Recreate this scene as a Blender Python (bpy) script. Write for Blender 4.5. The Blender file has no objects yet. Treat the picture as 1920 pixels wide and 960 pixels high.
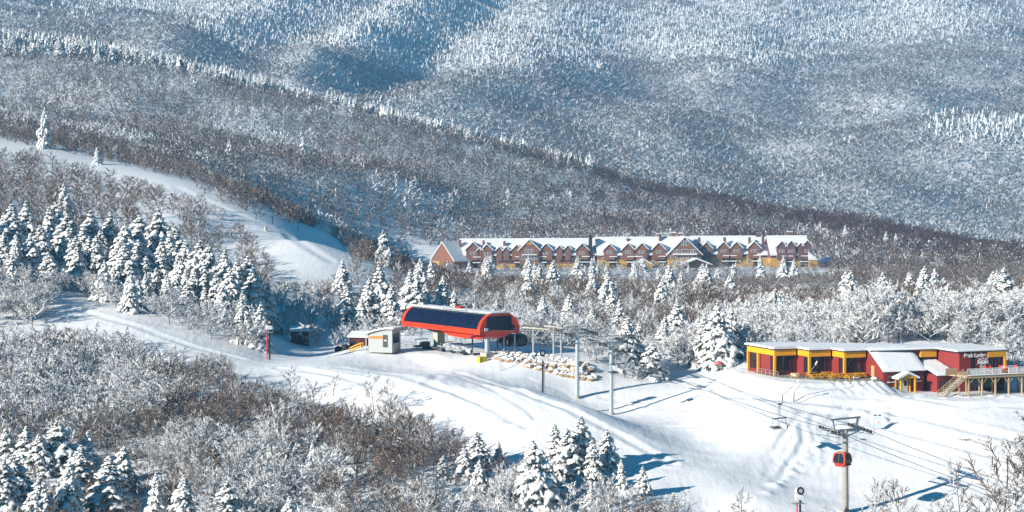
import bpy, math, random
import numpy as np
from mathutils import Vector, Matrix

# ------------------------------------------------------------------ basics
sc = bpy.context.scene
COL = sc.collection
F, CX, HY = 4000.0, 960.0, 300.0          # focal length and eye level of the 1920 px wide photograph
rng = np.random.default_rng(11)
RND = random.Random(5)

def P(px, py, d):
    return Vector(((px - CX) * d / F, d, -(py - HY) * d / F))

def tag(o, label=None, cat=None, group=None, kind=None):
    if label: o['label'] = label
    if cat: o['category'] = cat
    if group: o['group'] = group
    if kind: o['kind'] = kind
    return o

def empty(name, loc, rz=0.0, label=None, cat=None, group=None):
    o = bpy.data.objects.new(name, None)
    o.empty_display_size = 0.2
    COL.objects.link(o)
    o.location = loc
    o.rotation_euler = (0, 0, rz)
    return tag(o, label, cat, group)

def copy_tree(o, parent=None):
    c = o.copy()
    COL.objects.link(c)
    c.parent = parent
    for ch in o.children:
        copy_tree(ch, c)
    return c

# ------------------------------------------------------------------ materials
MATS = {}
def mat(name, col, rough=0.6, metal=0.0, spec=0.3, noise=0.0, nscale=1.0, bump=0.0, bscale=3.0, tint=None, tint_col=None, snow_top=False):
    if name in MATS: return MATS[name]
    m = bpy.data.materials.new(name)
    m.use_nodes = True
    nt = m.node_tree
    b = nt.nodes['Principled BSDF']
    b.inputs['Roughness'].default_value = rough
    b.inputs['Metallic'].default_value = metal
    b.inputs['Specular IOR Level'].default_value = spec
    b.inputs['Base Color'].default_value = (*col, 1)
    out = None
    tc = nt.nodes.new('ShaderNodeTexCoord')
    if noise > 0:
        n = nt.nodes.new('ShaderNodeTexNoise')
        n.inputs['Scale'].default_value = nscale
        n.inputs['Detail'].default_value = 5
        nt.links.new(tc.outputs['Object'], n.inputs['Vector'])
        mx = nt.nodes.new('ShaderNodeMix'); mx.data_type = 'RGBA'
        mx.inputs[6].default_value = (*[c * (1 - noise) for c in col], 1)
        mx.inputs[7].default_value = (*[min(1, c * (1 + noise)) for c in col], 1)
        nt.links.new(n.outputs['Fac'], mx.inputs[0])
        out = mx.outputs[2]
    if tint:
        mx = nt.nodes.new('ShaderNodeMix'); mx.data_type = 'RGBA'
        mx.inputs[6].default_value = (*col, 1)
        mx.inputs[7].default_value = (*tint_col, 1)
        if tint == 'obj':
            oi = nt.nodes.new('ShaderNodeObjectInfo')
            nt.links.new(oi.outputs['Random'], mx.inputs[0])
        else:
            at = nt.nodes.new('ShaderNodeAttribute'); at.attribute_name = 'tint'
            nt.links.new(at.outputs['Fac'], mx.inputs[0])
        out = mx.outputs[2]
    if snow_top:
        g = nt.nodes.new('ShaderNodeNewGeometry')
        sx = nt.nodes.new('ShaderNodeSeparateXYZ')
        nt.links.new(g.outputs['Normal'], sx.inputs[0])
        n2 = nt.nodes.new('ShaderNodeTexNoise'); n2.inputs['Scale'].default_value = 1.5
        nt.links.new(g.outputs['Position'], n2.inputs['Vector'])
        ad = nt.nodes.new('ShaderNodeMath'); ad.operation = 'MULTIPLY_ADD'
        nt.links.new(n2.outputs['Fac'], ad.inputs[0]); ad.inputs[1].default_value = 0.9
        nt.links.new(sx.outputs['Z'], ad.inputs[2])
        st = nt.nodes.new('ShaderNodeMapRange')
        st.inputs['From Min'].default_value = 0.93; st.inputs['From Max'].default_value = 1.03
        nt.links.new(ad.outputs[0], st.inputs['Value'])
        mx = nt.nodes.new('ShaderNodeMix'); mx.data_type = 'RGBA'
        if out is not None: nt.links.new(out, mx.inputs[6])
        else: mx.inputs[6].default_value = (*col, 1)
        mx.inputs[7].default_value = (0.82, 0.83, 0.85, 1)
        nt.links.new(st.outputs[0], mx.inputs[0])
        out = mx.outputs[2]
    if out is not None:
        nt.links.new(out, b.inputs['Base Color'])
    if bump > 0:
        n = nt.nodes.new('ShaderNodeTexNoise'); n.inputs['Scale'].default_value = bscale; n.inputs['Detail'].default_value = 6
        nt.links.new(tc.outputs['Object'], n.inputs['Vector'])
        bp = nt.nodes.new('ShaderNodeBump'); bp.inputs['Strength'].default_value = bump; bp.inputs['Distance'].default_value = 0.2
        nt.links.new(n.outputs['Fac'], bp.inputs['Height'])
        nt.links.new(bp.outputs['Normal'], b.inputs['Normal'])
    MATS[name] = m
    return m

SNOW_C = (0.83, 0.84, 0.86)
M_snow_roof = mat('roof_snow', SNOW_C, 0.6, bump=0.4, bscale=0.8)
M_red = mat('barn_red', (0.235, 0.03, 0.027), 0.65, noise=0.12, nscale=2)
M_yel = mat('golden_paint', (0.76, 0.35, 0.014), 0.5, noise=0.08, nscale=2)
M_glass = mat('dark_glass', (0.012, 0.016, 0.022), 0.08, spec=0.6)
M_mull = mat('maroon_frame', (0.16, 0.03, 0.03), 0.5)
M_white = mat('white_paint', (0.78, 0.78, 0.78), 0.5)
M_grey = mat('galvanised_steel', (0.36, 0.39, 0.41), 0.45, metal=0.3, noise=0.15, nscale=1.5)
M_dgrey = mat('dark_steel', (0.06, 0.065, 0.07), 0.5, metal=0.3)
M_conc = mat('concrete', (0.38, 0.37, 0.32), 0.85, noise=0.2, nscale=1.5)
M_wood = mat('pale_timber', (0.47, 0.33, 0.19), 0.75, noise=0.2, nscale=2)
M_black = mat('black_paint', (0.012, 0.012, 0.014), 0.5)
M_orange = mat('lift_red', (0.72, 0.045, 0.008), 0.35, spec=0.5, noise=0.06, nscale=1.0)
M_dred = mat('casing_red', (0.42, 0.02, 0.008), 0.45)

# ------------------------------------------------------------------ mesh builder
class MB:
    def __init__(self):
        self.v, self.f, self.m = [], [], []
        self.mx = None
    def add(self, vs, fs, mi=0):
        k = len(self.v)
        if self.mx is not None: vs = [self.mx @ Vector(p) for p in vs]
        self.v += [tuple(p) for p in vs]
        self.f += [tuple(i + k for i in f) for f in fs]
        self.m += [mi] * len(fs)
        return self
    def box(self, x0, x1, y0, y1, z0, z1, mi=0):
        vs = [(x0,y0,z0),(x1,y0,z0),(x1,y1,z0),(x0,y1,z0),(x0,y0,z1),(x1,y0,z1),(x1,y1,z1),(x0,y1,z1)]
        return self.add(vs, [(0,3,2,1),(4,5,6,7),(0,1,5,4),(1,2,6,5),(2,3,7,6),(3,0,4,7)], mi)
    def prism(self, poly, ax, a0, a1, mi=0):
        """polygon extruded along axis ax ('x','y','z')"""
        def mk(p, a):
            return {'z': (p[0], p[1], a), 'x': (a, p[0], p[1]), 'y': (p[0], a, p[1])}[ax]
        n = len(poly)
        vs = [mk(p, a0) for p in poly] + [mk(p, a1) for p in poly]
        fs = [tuple(range(n))[::-1], tuple(range(n, 2 * n))] + [(i, (i + 1) % n, n + (i + 1) % n, n + i) for i in range(n)]
        return self.add(vs, fs, mi)
    def tube(self, p0, p1, r0, r1=None, n=8, mi=0, cap=True):
        r1 = r0 if r1 is None else r1
        p0, p1 = Vector(p0), Vector(p1)
        d = (p1 - p0).normalized()
        u = d.cross(Vector((0, 0, 1)) if abs(d.z) < 0.9 else Vector((1, 0, 0))).normalized()
        w = d.cross(u)
        vs = []
        for p, r in ((p0, r0), (p1, r1)):
            for i in range(n):
                a = 2 * math.pi * i / n
                vs.append(p + (u * math.cos(a) + w * math.sin(a)) * r)
        fs = [(i, (i + 1) % n, n + (i + 1) % n, n + i) for i in range(n)]
        if cap: fs += [tuple(range(n))[::-1], tuple(range(n, 2 * n))]
        return self.add(vs, fs, mi)
    def path(self, pts, r, n=6, mi=0):
        for a, b in zip(pts[:-1], pts[1:]): self.tube(a, b, r, r, n, mi)
        return self
    def beam(self, p0, p1, w, h, mi=0):
        p0, p1 = Vector(p0), Vector(p1)
        d = (p1 - p0).normalized()
        u = d.cross(Vector((0, 0, 1)) if abs(d.z) < 0.95 else Vector((1, 0, 0))).normalized()
        q = u.cross(d)
        vs = []
        for p in (p0, p1):
            for a, b in ((-1,-1),(1,-1),(1,1),(-1,1)):
                vs.append(p + u * (a * w / 2) + q * (b * h / 2))
        return self.add(vs, [(0,3,2,1),(4,5,6,7),(0,1,5,4),(1,2,6,5),(2,3,7,6),(3,0,4,7)], mi)
    def ico(self, c, r, mi=0, jit=0.0, seed=0, sub=1):
        t = (1 + 5 ** 0.5) / 2
        vs = [Vector(p).normalized() for p in ((-1,t,0),(1,t,0),(-1,-t,0),(1,-t,0),(0,-1,t),(0,1,t),(0,-1,-t),(0,1,-t),(t,0,-1),(t,0,1),(-t,0,-1),(-t,0,1))]
        fs = [(0,11,5),(0,5,1),(0,1,7),(0,7,10),(0,10,11),(1,5,9),(5,11,4),(11,10,2),(10,7,6),(7,1,8),(3,9,4),(3,4,2),(3,2,6),(3,6,8),(3,8,9),(4,9,5),(2,4,11),(6,2,10),(8,6,7),(9,8,1)]
        for _ in range(sub - 1):
            cache, nf = {}, []
            def mid(a, b):
                k = (min(a, b), max(a, b))
                if k not in cache:
                    vs.append((vs[a] + vs[b]).normalized()); cache[k] = len(vs) - 1
                return cache[k]
            for a, b, c_ in fs:
                ab, bc, ca = mid(a, b), mid(b, c_), mid(c_, a)
                nf += [(a, ab, ca), (b, bc, ab), (c_, ca, bc), (ab, bc, ca)]
            fs = nf
        rr = random.Random(seed)
        r = (r, r, r) if not hasattr(r, '__len__') else r
        out = []
        for v in vs:
            k = 1 + rr.uniform(-jit, jit)
            out.append((c[0] + v.x * r[0] * k, c[1] + v.y * r[1] * k, c[2] + v.z * r[2] * k))
        return self.add(out, fs, mi)
    def build(self, name, mats, parent=None, smooth=False):
        me = bpy.data.meshes.new(name)
        me.from_pydata(self.v, [], self.f)
        for m in (mats if isinstance(mats, (list, tuple)) else [mats]): me.materials.append(m)
        if any(self.m): me.polygons.foreach_set('material_index', self.m)
        if smooth: me.polygons.foreach_set('use_smooth', [True] * len(me.polygons))
        me.update()
        o = bpy.data.objects.new(name, me)
        COL.objects.link(o)
        if parent is not None: o.parent = parent
        return o

def np_mesh(name, V, T, MI, mats, tint=None, smooth=False):
    """triangle mesh from arrays"""
    me = bpy.data.meshes.new(name)
    V = np.asarray(V, np.float32); T = np.asarray(T, np.int32)
    me.vertices.add(len(V)); me.vertices.foreach_set('co', V.ravel())
    me.loops.add(T.size); me.loops.foreach_set('vertex_index', T.ravel())
    me.polygons.add(len(T)); me.polygons.foreach_set('loop_start', np.arange(0, T.size, T.shape[1], dtype=np.int32))
    for m in mats: me.materials.append(m)
    if MI is not None: me.polygons.foreach_set('material_index', np.asarray(MI, np.int32))
    me.polygons.foreach_set('use_smooth', np.full(len(T), smooth))
    me.update(calc_edges=True)
    if tint is not None:
        a = me.attributes.new('tint', 'FLOAT', 'POINT')
        a.data.foreach_set('value', np.asarray(tint, np.float32))
    return me
# ------------------------------------------------------------------ terrain: one sheet from below the camera to the far mountain
CTRL = [
 # foreground wood slope (px, py, distance)
 (-400,1300,240),(0,1300,240),(500,1300,240),(1000,1310,240),(1500,1330,240),(2000,1330,240),(2500,1330,240),
 (-300,1020,300),(0,1010,300),(500,1015,305),(1000,1010,312),(1250,960,320),(1330,1010,318),
 (-200,880,335),(100,900,330),(300,900,330),(700,900,330),(1000,850,345),(1100,900,335),
 (-200,760,370),(0,760,370),(200,745,385),(400,745,388),(600,758,388),(800,800,366),
 (0,660,415),(200,680,410),
 # cat track on the far left
 (-200,500,480),(70,548,468),(150,575,452),(250,602,440),(380,642,428),(460,662,425),
 # piste and station mound
 (505,674,425),(560,668,445),(640,668,432),(600,692,408),(700,700,403),(800,715,393),(700,655,436),(760,656,434),(830,664,432),(800,692,419),(860,694,415),(900,702,411),(940,706,410),(730,690,418),
 (985,727,380),(1080,757,370),(1140,786,362),(1200,812,356),(1300,866,343),(1345,895,335),(900,770,368),(1000,790,360),(1150,860,345),
 (1015,738,392),(1060,754,386),(1120,778,378),(1200,802,367),(1082,748,404),(1146,776,396),(980,700,412),(1100,712,412),
 (960,664,424),(1060,662,426),(1000,655,440),
 # bowl and right hand piste
 (1250,792,375),(1300,815,366),(1250,735,408),(1300,722,412),(1240,694,428),(1380,704,413),(1400,762,374),(1350,850,352),(1400,905,335),(1450,805,362),(1500,900,342),(1420,932,328),
 (1585,966,328),(1640,803,366),(1800,803,362),(1900,760,373),(2050,758,376),(1750,900,342),(1900,862,348),(1850,965,328),(1350,1000,318),(1600,1060,310),(1900,1060,310),
 (1480,746,378),(1560,748,376),(1700,757,375),(2300,800,380),(2300,1000,335),
 # behind lodge and station
 (1250,655,462),(1300,645,470),(1500,622,465),(1700,620,480),(1900,612,500),(2200,610,500),(1100,610,520),(900,612,500),(780,622,480),(700,612,510),(600,622,485),(560,640,465),
 (1500,580,600),(1700,575,660),(1900,570,640),(2200,570,650),(1460,540,850),(1590,557,820),(1500,528,950),(1150,560,640),
 # left stand and upper slope
 (-300,440,520),(0,505,492),(150,545,480),(300,572,470),(420,600,460),(480,622,450),(100,430,650),(300,408,700),(450,478,645),(510,548,560),(570,545,580),(630,534,600),(-200,360,700),
 # piste strip up the hill
 (605,490,622),(560,450,660),(480,412,715),(380,372,765),(290,337,805),(200,312,845),(20,274,905),(-200,240,960),(650,474,665),(420,437,690),(330,400,694),(520,405,760),(430,362,800),
 # mid hillside and valley
 (100,345,800),(220,362,785),(0,345,800),(-200,320,820),
 (720,496,800),(700,520,700),(800,515,850),(900,530,1000),(1000,545,780),(1200,545,880),(1200,535,1010),(1430,537,1020),(820,497,1130),(1000,500,1130),(1200,505,1130),(1430,518,1110),(1540,512,1130),(1600,505,1120),
 (900,455,1230),(1100,455,1230),(1300,460,1230),(1500,470,1230),(700,478,1100),(640,462,1090),(740,490,1110),(480,390,1100),(420,352,1060),(560,425,1100),
 (450,300,1250),(700,330,1300),(900,365,1380),(1150,410,1380),(1300,430,1330),(1600,455,1300),(1700,490,1150),(1900,545,900),(2200,560,900),(1900,505,1150),
 (0,205,1500),(300,230,1480),(600,300,1420),(-300,150,1550),
 # near ridge
 (-400,20,1850),(0,86,1800),(200,108,1780),(400,152,1750),(640,208,1700),(850,258,1650),(1040,304,1600),(1300,372,1550),(1560,417,1500),(1800,462,1440),(1920,480,1400),(2300,540,1350),
 (-400,140,2050),(0,190,2000),(400,240,1950),(850,340,1850),(1300,440,1750),(1900,540,1600),(2300,590,1550),
 # far valley and mountain
 (-400,240,2350),(0,250,2300),(500,330,2250),(1000,420,2200),(1500,500,2200),(2000,560,2150),(2400,600,2150),
 (-300,60,2900),(0,70,2900),(300,120,2800),(550,190,2700),(800,240,2650),(1100,300,2550),(1300,360,2500),(1600,450,2450),(1900,480,2500),(2300,480,2550),
 (1500,350,2750),(1900,330,2850),(1450,322,2800),(1560,278,2930),(1700,250,3000),(1920,222,3050),(2300,170,3150),
 (1560,262,3120),(1750,245,3220),(1920,232,3250),(1920,185,3500),(1700,190,3400),(1400,250,3100),(1250,240,3000),(1000,200,3000),(800,150,3050),(620,120,3100),(350,80,3150),(0,10,3200),
 (1900,100,4000),(1500,110,3800),(1200,110,3650),(900,60,3600),(600,30,3700),(200,0,3800),(-300,-50,3500),
 (1900,0,4500),(1500,0,4500),(1100,-10,4400),(700,-40,4400),(200,-70,4400),(2300,-20,4500),(-300,-110,4400),
 (1900,-90,5300),(1300,-100,5300),(700,-120,5300),(0,-160,5300),(2400,-100,5300),(-400,-190,5300),
]
def _uv(px, d):
    return np.stack([(np.asarray(px, float) - 960) / 640.0, 4.0 * np.log(np.asarray(d, float))], -1)
_c = np.array(CTRL, float)
_X = _uv(_c[:, 0], _c[:, 2])
def _ker(r2):
    return 0.5 * r2 * np.log(r2 + 1e-9)
_n = len(_X)
_K = _ker(((_X[:, None] - _X[None]) ** 2).sum(-1)) + np.eye(_n) * 0.002
_Pm = np.concatenate([np.ones((_n, 1)), _X], 1)
_A = np.block([[_K, _Pm], [_Pm.T, np.zeros((3, 3))]])
_w = np.linalg.solve(_A, np.concatenate([_c[:, 1], np.zeros(3)]))
def tps(px, d):
    q = _uv(px, d).reshape(-1, 2)
    out = np.empty(len(q))
    for i in range(0, len(q), 20000):
        s = q[i:i + 20000]
        out[i:i + 20000] = _ker(((s[:, None] - _X[None]) ** 2).sum(-1)) @ _w[:_n] + _w[_n] + s @ _w[_n + 1:]
    return out

GPX = np.arange(-640, 2561, 5.0)
GD = np.concatenate([np.arange(150, 240, 3.0), np.arange(240, 310, 0.8), np.arange(310, 425, 0.55), np.arange(425, 530, 0.8), 530 * 1.004 ** np.arange(0, 332), ])
GD = np.concatenate([GD, GD[-1] * 1.0055 ** np.arange(1, 182)])
# the spline is smooth: evaluate it on a coarse lattice, then interpolate
_cpx = np.arange(-640, 2561, 20.0); _cd = np.exp(np.linspace(np.log(149.0), np.log(GD[-1] + 5), 620))
_cp = tps(*[a.ravel() for a in np.meshgrid(_cpx, _cd, indexing='xy')]).reshape(len(_cd), len(_cpx))
_tmp = np.stack([np.interp(np.log(GD), np.log(_cd), _cp[:, j]) for j in range(len(_cpx))], 1)
def _cubic(y):                      # Catmull-Rom across the columns: no facets in the snow
    f = (GPX - _cpx[0]) / 20.0; i = np.clip(f.astype(int), 1, len(_cpx) - 3); t = f - i
    a, b, c, e = y[:, i - 1], y[:, i], y[:, i + 1], y[:, i + 2]
    return b + 0.5 * t * (c - a + t * (2 * a - 5 * b + 4 * c - e + t * (3 * (b - c) + e - a)))
GPY = _cubic(_tmp)
GX = (GPX[None] - CX) * GD[:, None] / F
GY = np.repeat(GD[:, None], len(GPX), 1)
GZ = -(GPY - HY) * GD[:, None] / F

def waves(x, y, wl, amp, n, seed):
    r = np.random.default_rng(seed); z = 0
    for _ in range(n):
        a = r.uniform(0, 2 * np.pi); k = 2 * np.pi / (wl * r.uniform(0.6, 1.6))
        z = z + np.sin(k * (x * np.cos(a) + y * np.sin(a)) + r.uniform(0, 6.28))
    return amp * z / math.sqrt(n)

def sstep(a, b, x):
    t = np.clip((x - a) / (b - a), 0, 1)
    return t * t * (3 - 2 * t)

def dist_line(x, y, pts):
    best = np.full(x.shape, 1e9)
    for (x0, y0), (x1, y1) in zip(pts[:-1], pts[1:]):
        dx, dy = x1 - x0, y1 - y0
        t = np.clip(((x - x0) * dx + (y - y0) * dy) / (dx * dx + dy * dy), 0, 1)
        best = np.minimum(best, np.hypot(x - x0 - t * dx, y - y0 - t * dy))
    return best

# relief of the far mountain: spurs and gullies
far = sstep(2250, 2700, GY)
mid = sstep(700, 1200, GY) * (1 - sstep(1500, 1650, GY))
GZ = GZ + far * (waves(GX, GY, 420, 9, 14, 1) + waves(GX, GY, 170, 4, 14, 2)) + mid * waves(GX, GY, 120, 1.5, 12, 3)
def pd(*a): return [((p - CX) * d / F, d) for p, d in a]
SPURS = [(pd((540,2750),(620,3050),(720,3500),(830,4100),(900,4700)), 55, 75), (pd((300,2750),(390,3100),(520,3600),(640,4300)), 45, 80),
         (pd((820,2750),(960,3200),(1010,3700),(1090,4400)), 38, 110), (pd((1250,2900),(1330,3400),(1400,4000),(1500,4700)), 30, 120), (pd((1640,3350),(1720,3800),(1800,4500)), 28, 120)]
GULLY = [(pd((470,2700),(560,3100),(650,3500),(740,4100)), 30, 70), (pd((690,2800),(780,3150),(870,3600),(980,4300)), 38, 80), (pd((1130,2700),(1180,3300),(1230,4000)), 22, 120), (pd((1480,3200),(1560,3700),(1640,4400)), 22, 120)]
for pts, a, wdt in SPURS: GZ = GZ + far * 0.8 * a * np.exp(-np.abs(dist_line(GX, GY, pts) / wdt) ** 1.5)
for pts, a, wdt in GULLY: GZ = GZ - far * 0.8 * a * np.exp(-np.abs(dist_line(GX, GY, pts) / wdt) ** 1.5)
# low drifts in the open snow
near = 1 - sstep(480, 700, GY)
GZ = GZ + near * (waves(GX, GY, 30, 0.28, 12, 4) + waves(GX, GY, 9, 0.05, 12, 5))

# building pads
LTH = math.radians(22); LO = P(1400, 695, 405)
LC, LS = math.cos(LTH), math.sin(LTH)
def lodge_st(x, y):
    dx, dy = x - LO.x, y - LO.y
    return dx * LC + dy * LS, dx * LS - dy * LC
def lodge_xy(s, t):
    return LO.x + s * LC + t * LS, LO.y + s * LS - t * LC
def pad(s, t, s0, s1, t0, t1, z, fall):
    global GZ
    ds = np.maximum(np.maximum(s0 - s, s - s1), 0); dt = np.maximum(np.maximum(t0 - t, t - t1), 0)
    w = 1 - sstep(0, fall, np.hypot(ds, dt))
    GZ = GZ * (1 - w) + z * w
_s, _t = lodge_st(GX, GY)
pad(_s, _t, 16, 46, 22, 38, LO.z - 2.35, 7)
pad(_s, _t, 22, 40, 12, 30, LO.z - 2.35, 5)
pad(_s, _t, -2, 13.0, 0, 24.0, LO.z - 0.05, 7.0)
# lift station platform: axis runs from the near end (low px) away to the left
SA = Vector((-0.573, 0.819, 0)).normalized(); SN = Vector((SA.y, -SA.x, 0))     # along the terminal, and across it (towards right rear)
SO = P(900, 628, 420)                                                          # lower near corner of the terminal
def stat_st(x, y):
    dx, dy = x - SO.x, y - SO.y
    return dx * SA.x + dy * SA.y, dx * SN.x + dy * SN.y
_s, _t = stat_st(GX, GY)
pad(_s, _t, 9, 40, -3, 18, -38.9, 4.5)
pad(_s, _t, -14, 8, 13, 24, -39.0, 4)      # platform behind the boulders

_hx, _hy = GX - P(850, 500, 1143).x, GY - 1143
_hc, _hs = math.cos(math.radians(6.6)), math.sin(math.radians(6.6))
pad(_hx * _hc + _hy * _hs, -_hx * _hs + _hy * _hc, -24, 205, -22, 24, -58.0, 40)

def _bil(A, px, d):
    px = np.asarray(px, float); d = np.asarray(d, float)
    fx = np.clip((px - GPX[0]) / 5.0, 0, len(GPX) - 1.001); ix = fx.astype(int); fx = fx - ix
    iy = np.clip(np.searchsorted(GD, d, side='right') - 1, 0, len(GD) - 2)
    fy = np.clip((d - GD[iy]) / (GD[iy + 1] - GD[iy]), 0, 1)
    return (A[iy, ix] * (1 - fx) + A[iy, ix + 1] * fx) * (1 - fy) + (A[iy + 1, ix] * (1 - fx) + A[iy + 1, ix + 1] * fx) * fy
def ground(px, d): return _bil(GZ, px, d)
def ground_xy(x, y): return float(ground(CX + x * F / y, y))
def ground_py(px, d): return HY - ground(px, d) * F / np.asarray(d, float)
def hit(px, py, dmin=240):
    """distance at which the line of sight through (px, py) meets the ground"""
    ds = GD[GD >= dmin]
    g = ground_py(np.full(len(ds), float(px)), ds)
    k = int(np.argmax(g <= py))
    if k == 0: return float(ds[0])
    a, b = g[k - 1], g[k]
    return float(ds[k - 1] + (ds[k] - ds[k - 1]) * (a - py) / max(a - b, 1e-6))
def at(px, py, dmin=240):
    d = hit(px, py, dmin)
    return Vector(((px - CX) * d / F, d, float(ground(px, d))))

# ski and groomer tracks pressed into the snow
def track(pix, width, depth, dmin=300, berm=0.5):
    global GZ
    pts = []
    for (x0, y0), (x1, y1) in zip(pix[:-1], pix[1:]):
        for k in np.linspace(0, 1, 5)[:-1]:
            p = at(x0 + (x1 - x0) * k, y0 + (y1 - y0) * k, dmin); pts.append((p.x, p.y))
    p = at(*pix[-1], dmin); pts.append((p.x, p.y))
    ys = [p[1] for p in pts]; r0 = np.searchsorted(GD, min(ys) - 8); r1 = np.searchsorted(GD, max(ys) + 8)
    d = dist_line(GX[r0:r1], GY[r0:r1], pts)
    GZ[r0:r1] += -depth * np.exp(-(d / width) ** 2) + berm * depth * np.exp(-((d - 1.9 * width) / (0.7 * width)) ** 2)
TRACKS = [
 ([(1380,742),(1500,752),(1600,762),(1700,775),(1800,800),(1920,828)], 1.3, 0.30),
 ([(1640,795),(1700,812),(1800,838),(1900,866)], 0.9, 0.22),
 ([(1500,770),(1620,780),(1760,775),(1920,750)], 1.0, 0.2),
 ([(1700,745),(1800,760),(1920,762)], 0.9, 0.2),
 ([(1540,765),(1500,800),(1470,850),(1440,890)], 0.5, 0.03),
 ([(1570,770),(1545,820),(1510,870),(1490,900)], 0.5, 0.03),
 ([(1600,775),(1580,830),(1550,870)], 0.5, 0.03),
 ([(1520,765),(1470,810),(1430,860)], 0.5, 0.03),
 ([(1460,800),(1440,840),(1455,870)], 0.5, 0.04),
 ([(1500,790),(1510,830),(1480,870)], 0.5, 0.12),
 
 ([(820,705),(800,720),(860,740),(930,765),(990,800)], 1.0, 0.16),
 ([(640,690),(760,705),(860,735),(960,790)], 1.2, 0.14),
 ([(560,690),(680,715),(800,750),(900,790)], 1.0, 0.12),
 ([(900,720),(980,760),(1010,790),(960,800)], 0.6, 0.10),
 ([(860,700),(960,730),(1060,765),(1160,815),(1260,870)], 0.9, 0.18),
 ([(520,690),(640,705),(760,745)], 0.8, 0.12),
 ([(1130,745),(1230,765),(1330,770),(1400,775)], 0.8, 0.12),
 ([(1200,800),(1300,800),(1400,810)], 0.7, 0.12),
 ([(120,575),(250,610),(360,650),(450,672)], 1.0, 0.15),
 ([(330,352),(430,395),(540,440),(620,490)], 1.5, 0.25, 520),
 ([(1400,715),(1450,722),(1600,728)], 0.8, 0.18),
]
for x in range(1560, 1660, 16):
    TRACKS.append(([(x, 712), (x + 12, 724), (x + 30, 737)], 0.45, 0.18))
_r = random.Random(9)
for k in range(46):                      # weaving ski tracks down the groomed run and the bowl
    if k < 30: x, y, dx, dy = _r.uniform(1480, 1640), _r.uniform(758, 790), _r.uniform(-75, -10), _r.uniform(60, 125)
    else: x, y, dx, dy = _r.uniform(720, 1000), _r.uniform(705, 740), _r.uniform(60, 160), _r.uniform(30, 70)
    ph, am = _r.uniform(0, 6), _r.uniform(2, 9)
    TRACKS.append(([(x + dx * f / 6 + am * math.sin(ph + f * 1.3), y + dy * f / 6) for f in range(7)], _r.uniform(.35, .6), _r.uniform(.035, .075)))
for tr in TRACKS: track(*tr)

# the open-snow ridge: lumpy ploughed edges
_edge = [(1200,812),(1300,862),(1345,893)]
for k, (px, py) in enumerate([(1440 + 12 * i + 4 * math.sin(i * 7), 925 - 10 * i + 3 * math.sin(i * 5)) for i in range(18)] + [(1655 + 7 * math.sin(i * 3), 795 - 3 * i) for i in range(10)] + [(1660 + 22 * i, 745 + 2 * math.sin(i * 4)) for i in range(12)]):
    p = at(px, py, 300); w = 0.9 + 0.5 * math.sin(k * 2.3)
    r0 = np.searchsorted(GD, p.y - 5); r1 = np.searchsorted(GD, p.y + 5)
    d2 = (GX[r0:r1] - p.x) ** 2 + (GY[r0:r1] - p.y) ** 2
    GZ[r0:r1] += (0.35 + 0.2 * math.sin(k * 1.7)) * np.exp(-d2 / w ** 2)

def snow_ground_mat():
    m = bpy.data.materials.new('snow_ground'); m.use_nodes = True
    nt = m.node_tree; b = nt.nodes['Principled BSDF']
    b.inputs['Base Color'].default_value = (0.84, 0.85, 0.87, 1)
    b.inputs['Roughness'].default_value = 0.55; b.inputs['Specular IOR Level'].default_value = 0.25
    g = nt.nodes.new('ShaderNodeNewGeometry')
    def nz(scale, detail, vec=None):
        n = nt.nodes.new('ShaderNodeTexNoise'); n.inputs['Scale'].default_value = scale; n.inputs['Detail'].default_value = detail
        nt.links.new(vec or g.outputs['Position'], n.inputs['Vector']); return n
    n1 = nz(0.9, 6); n2 = nz(0.12, 3)
    mp = nt.nodes.new('ShaderNodeMapping'); mp.inputs['Rotation'].default_value = (0, 0, math.radians(28)); mp.inputs['Scale'].default_value = (0.7, 0.12, 0.3)
    nt.links.new(g.outputs['Position'], mp.inputs['Vector'])
    n3 = nz(1.0, 4, mp.outputs[0])
    a1 = nt.nodes.new('ShaderNodeMath'); a1.operation = 'MULTIPLY_ADD'; a1.inputs[1].default_value = 0.7
    nt.links.new(n1.outputs['Fac'], a1.inputs[0]); nt.links.new(n3.outputs['Fac'], a1.inputs[2])
    bp = nt.nodes.new('ShaderNodeBump'); bp.inputs['Strength'].default_value = 0.45; bp.inputs['Distance'].default_value = 0.25
    nt.links.new(a1.outputs[0], bp.inputs['Height']); nt.links.new(bp.outputs['Normal'], b.inputs['Normal'])
    mx = nt.nodes.new('ShaderNodeMix'); mx.data_type = 'RGBA'
    mx.inputs[6].default_value = (0.80, 0.82, 0.85, 1); mx.inputs[7].default_value = (0.87, 0.87, 0.88, 1)
    nt.links.new(n2.outputs['Fac'], mx.inputs[0]); nt.links.new(mx.outputs[2], b.inputs['Base Color'])
    return m
M_ground = snow_ground_mat()
nr, nc = GZ.shape
_i = (np.arange(nr - 1)[:, None] * nc + np.arange(nc - 1)[None]).ravel()
me = np_mesh('terrain', np.stack([GX, GY, GZ], -1).reshape(-1, 3), np.stack([_i, _i + 1, _i + nc + 1, _i + nc], 1), None, [M_ground], smooth=True)
terrain = bpy.data.objects.new('terrain', me); COL.objects.link(terrain)
tag(terrain, kind='structure')
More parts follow.
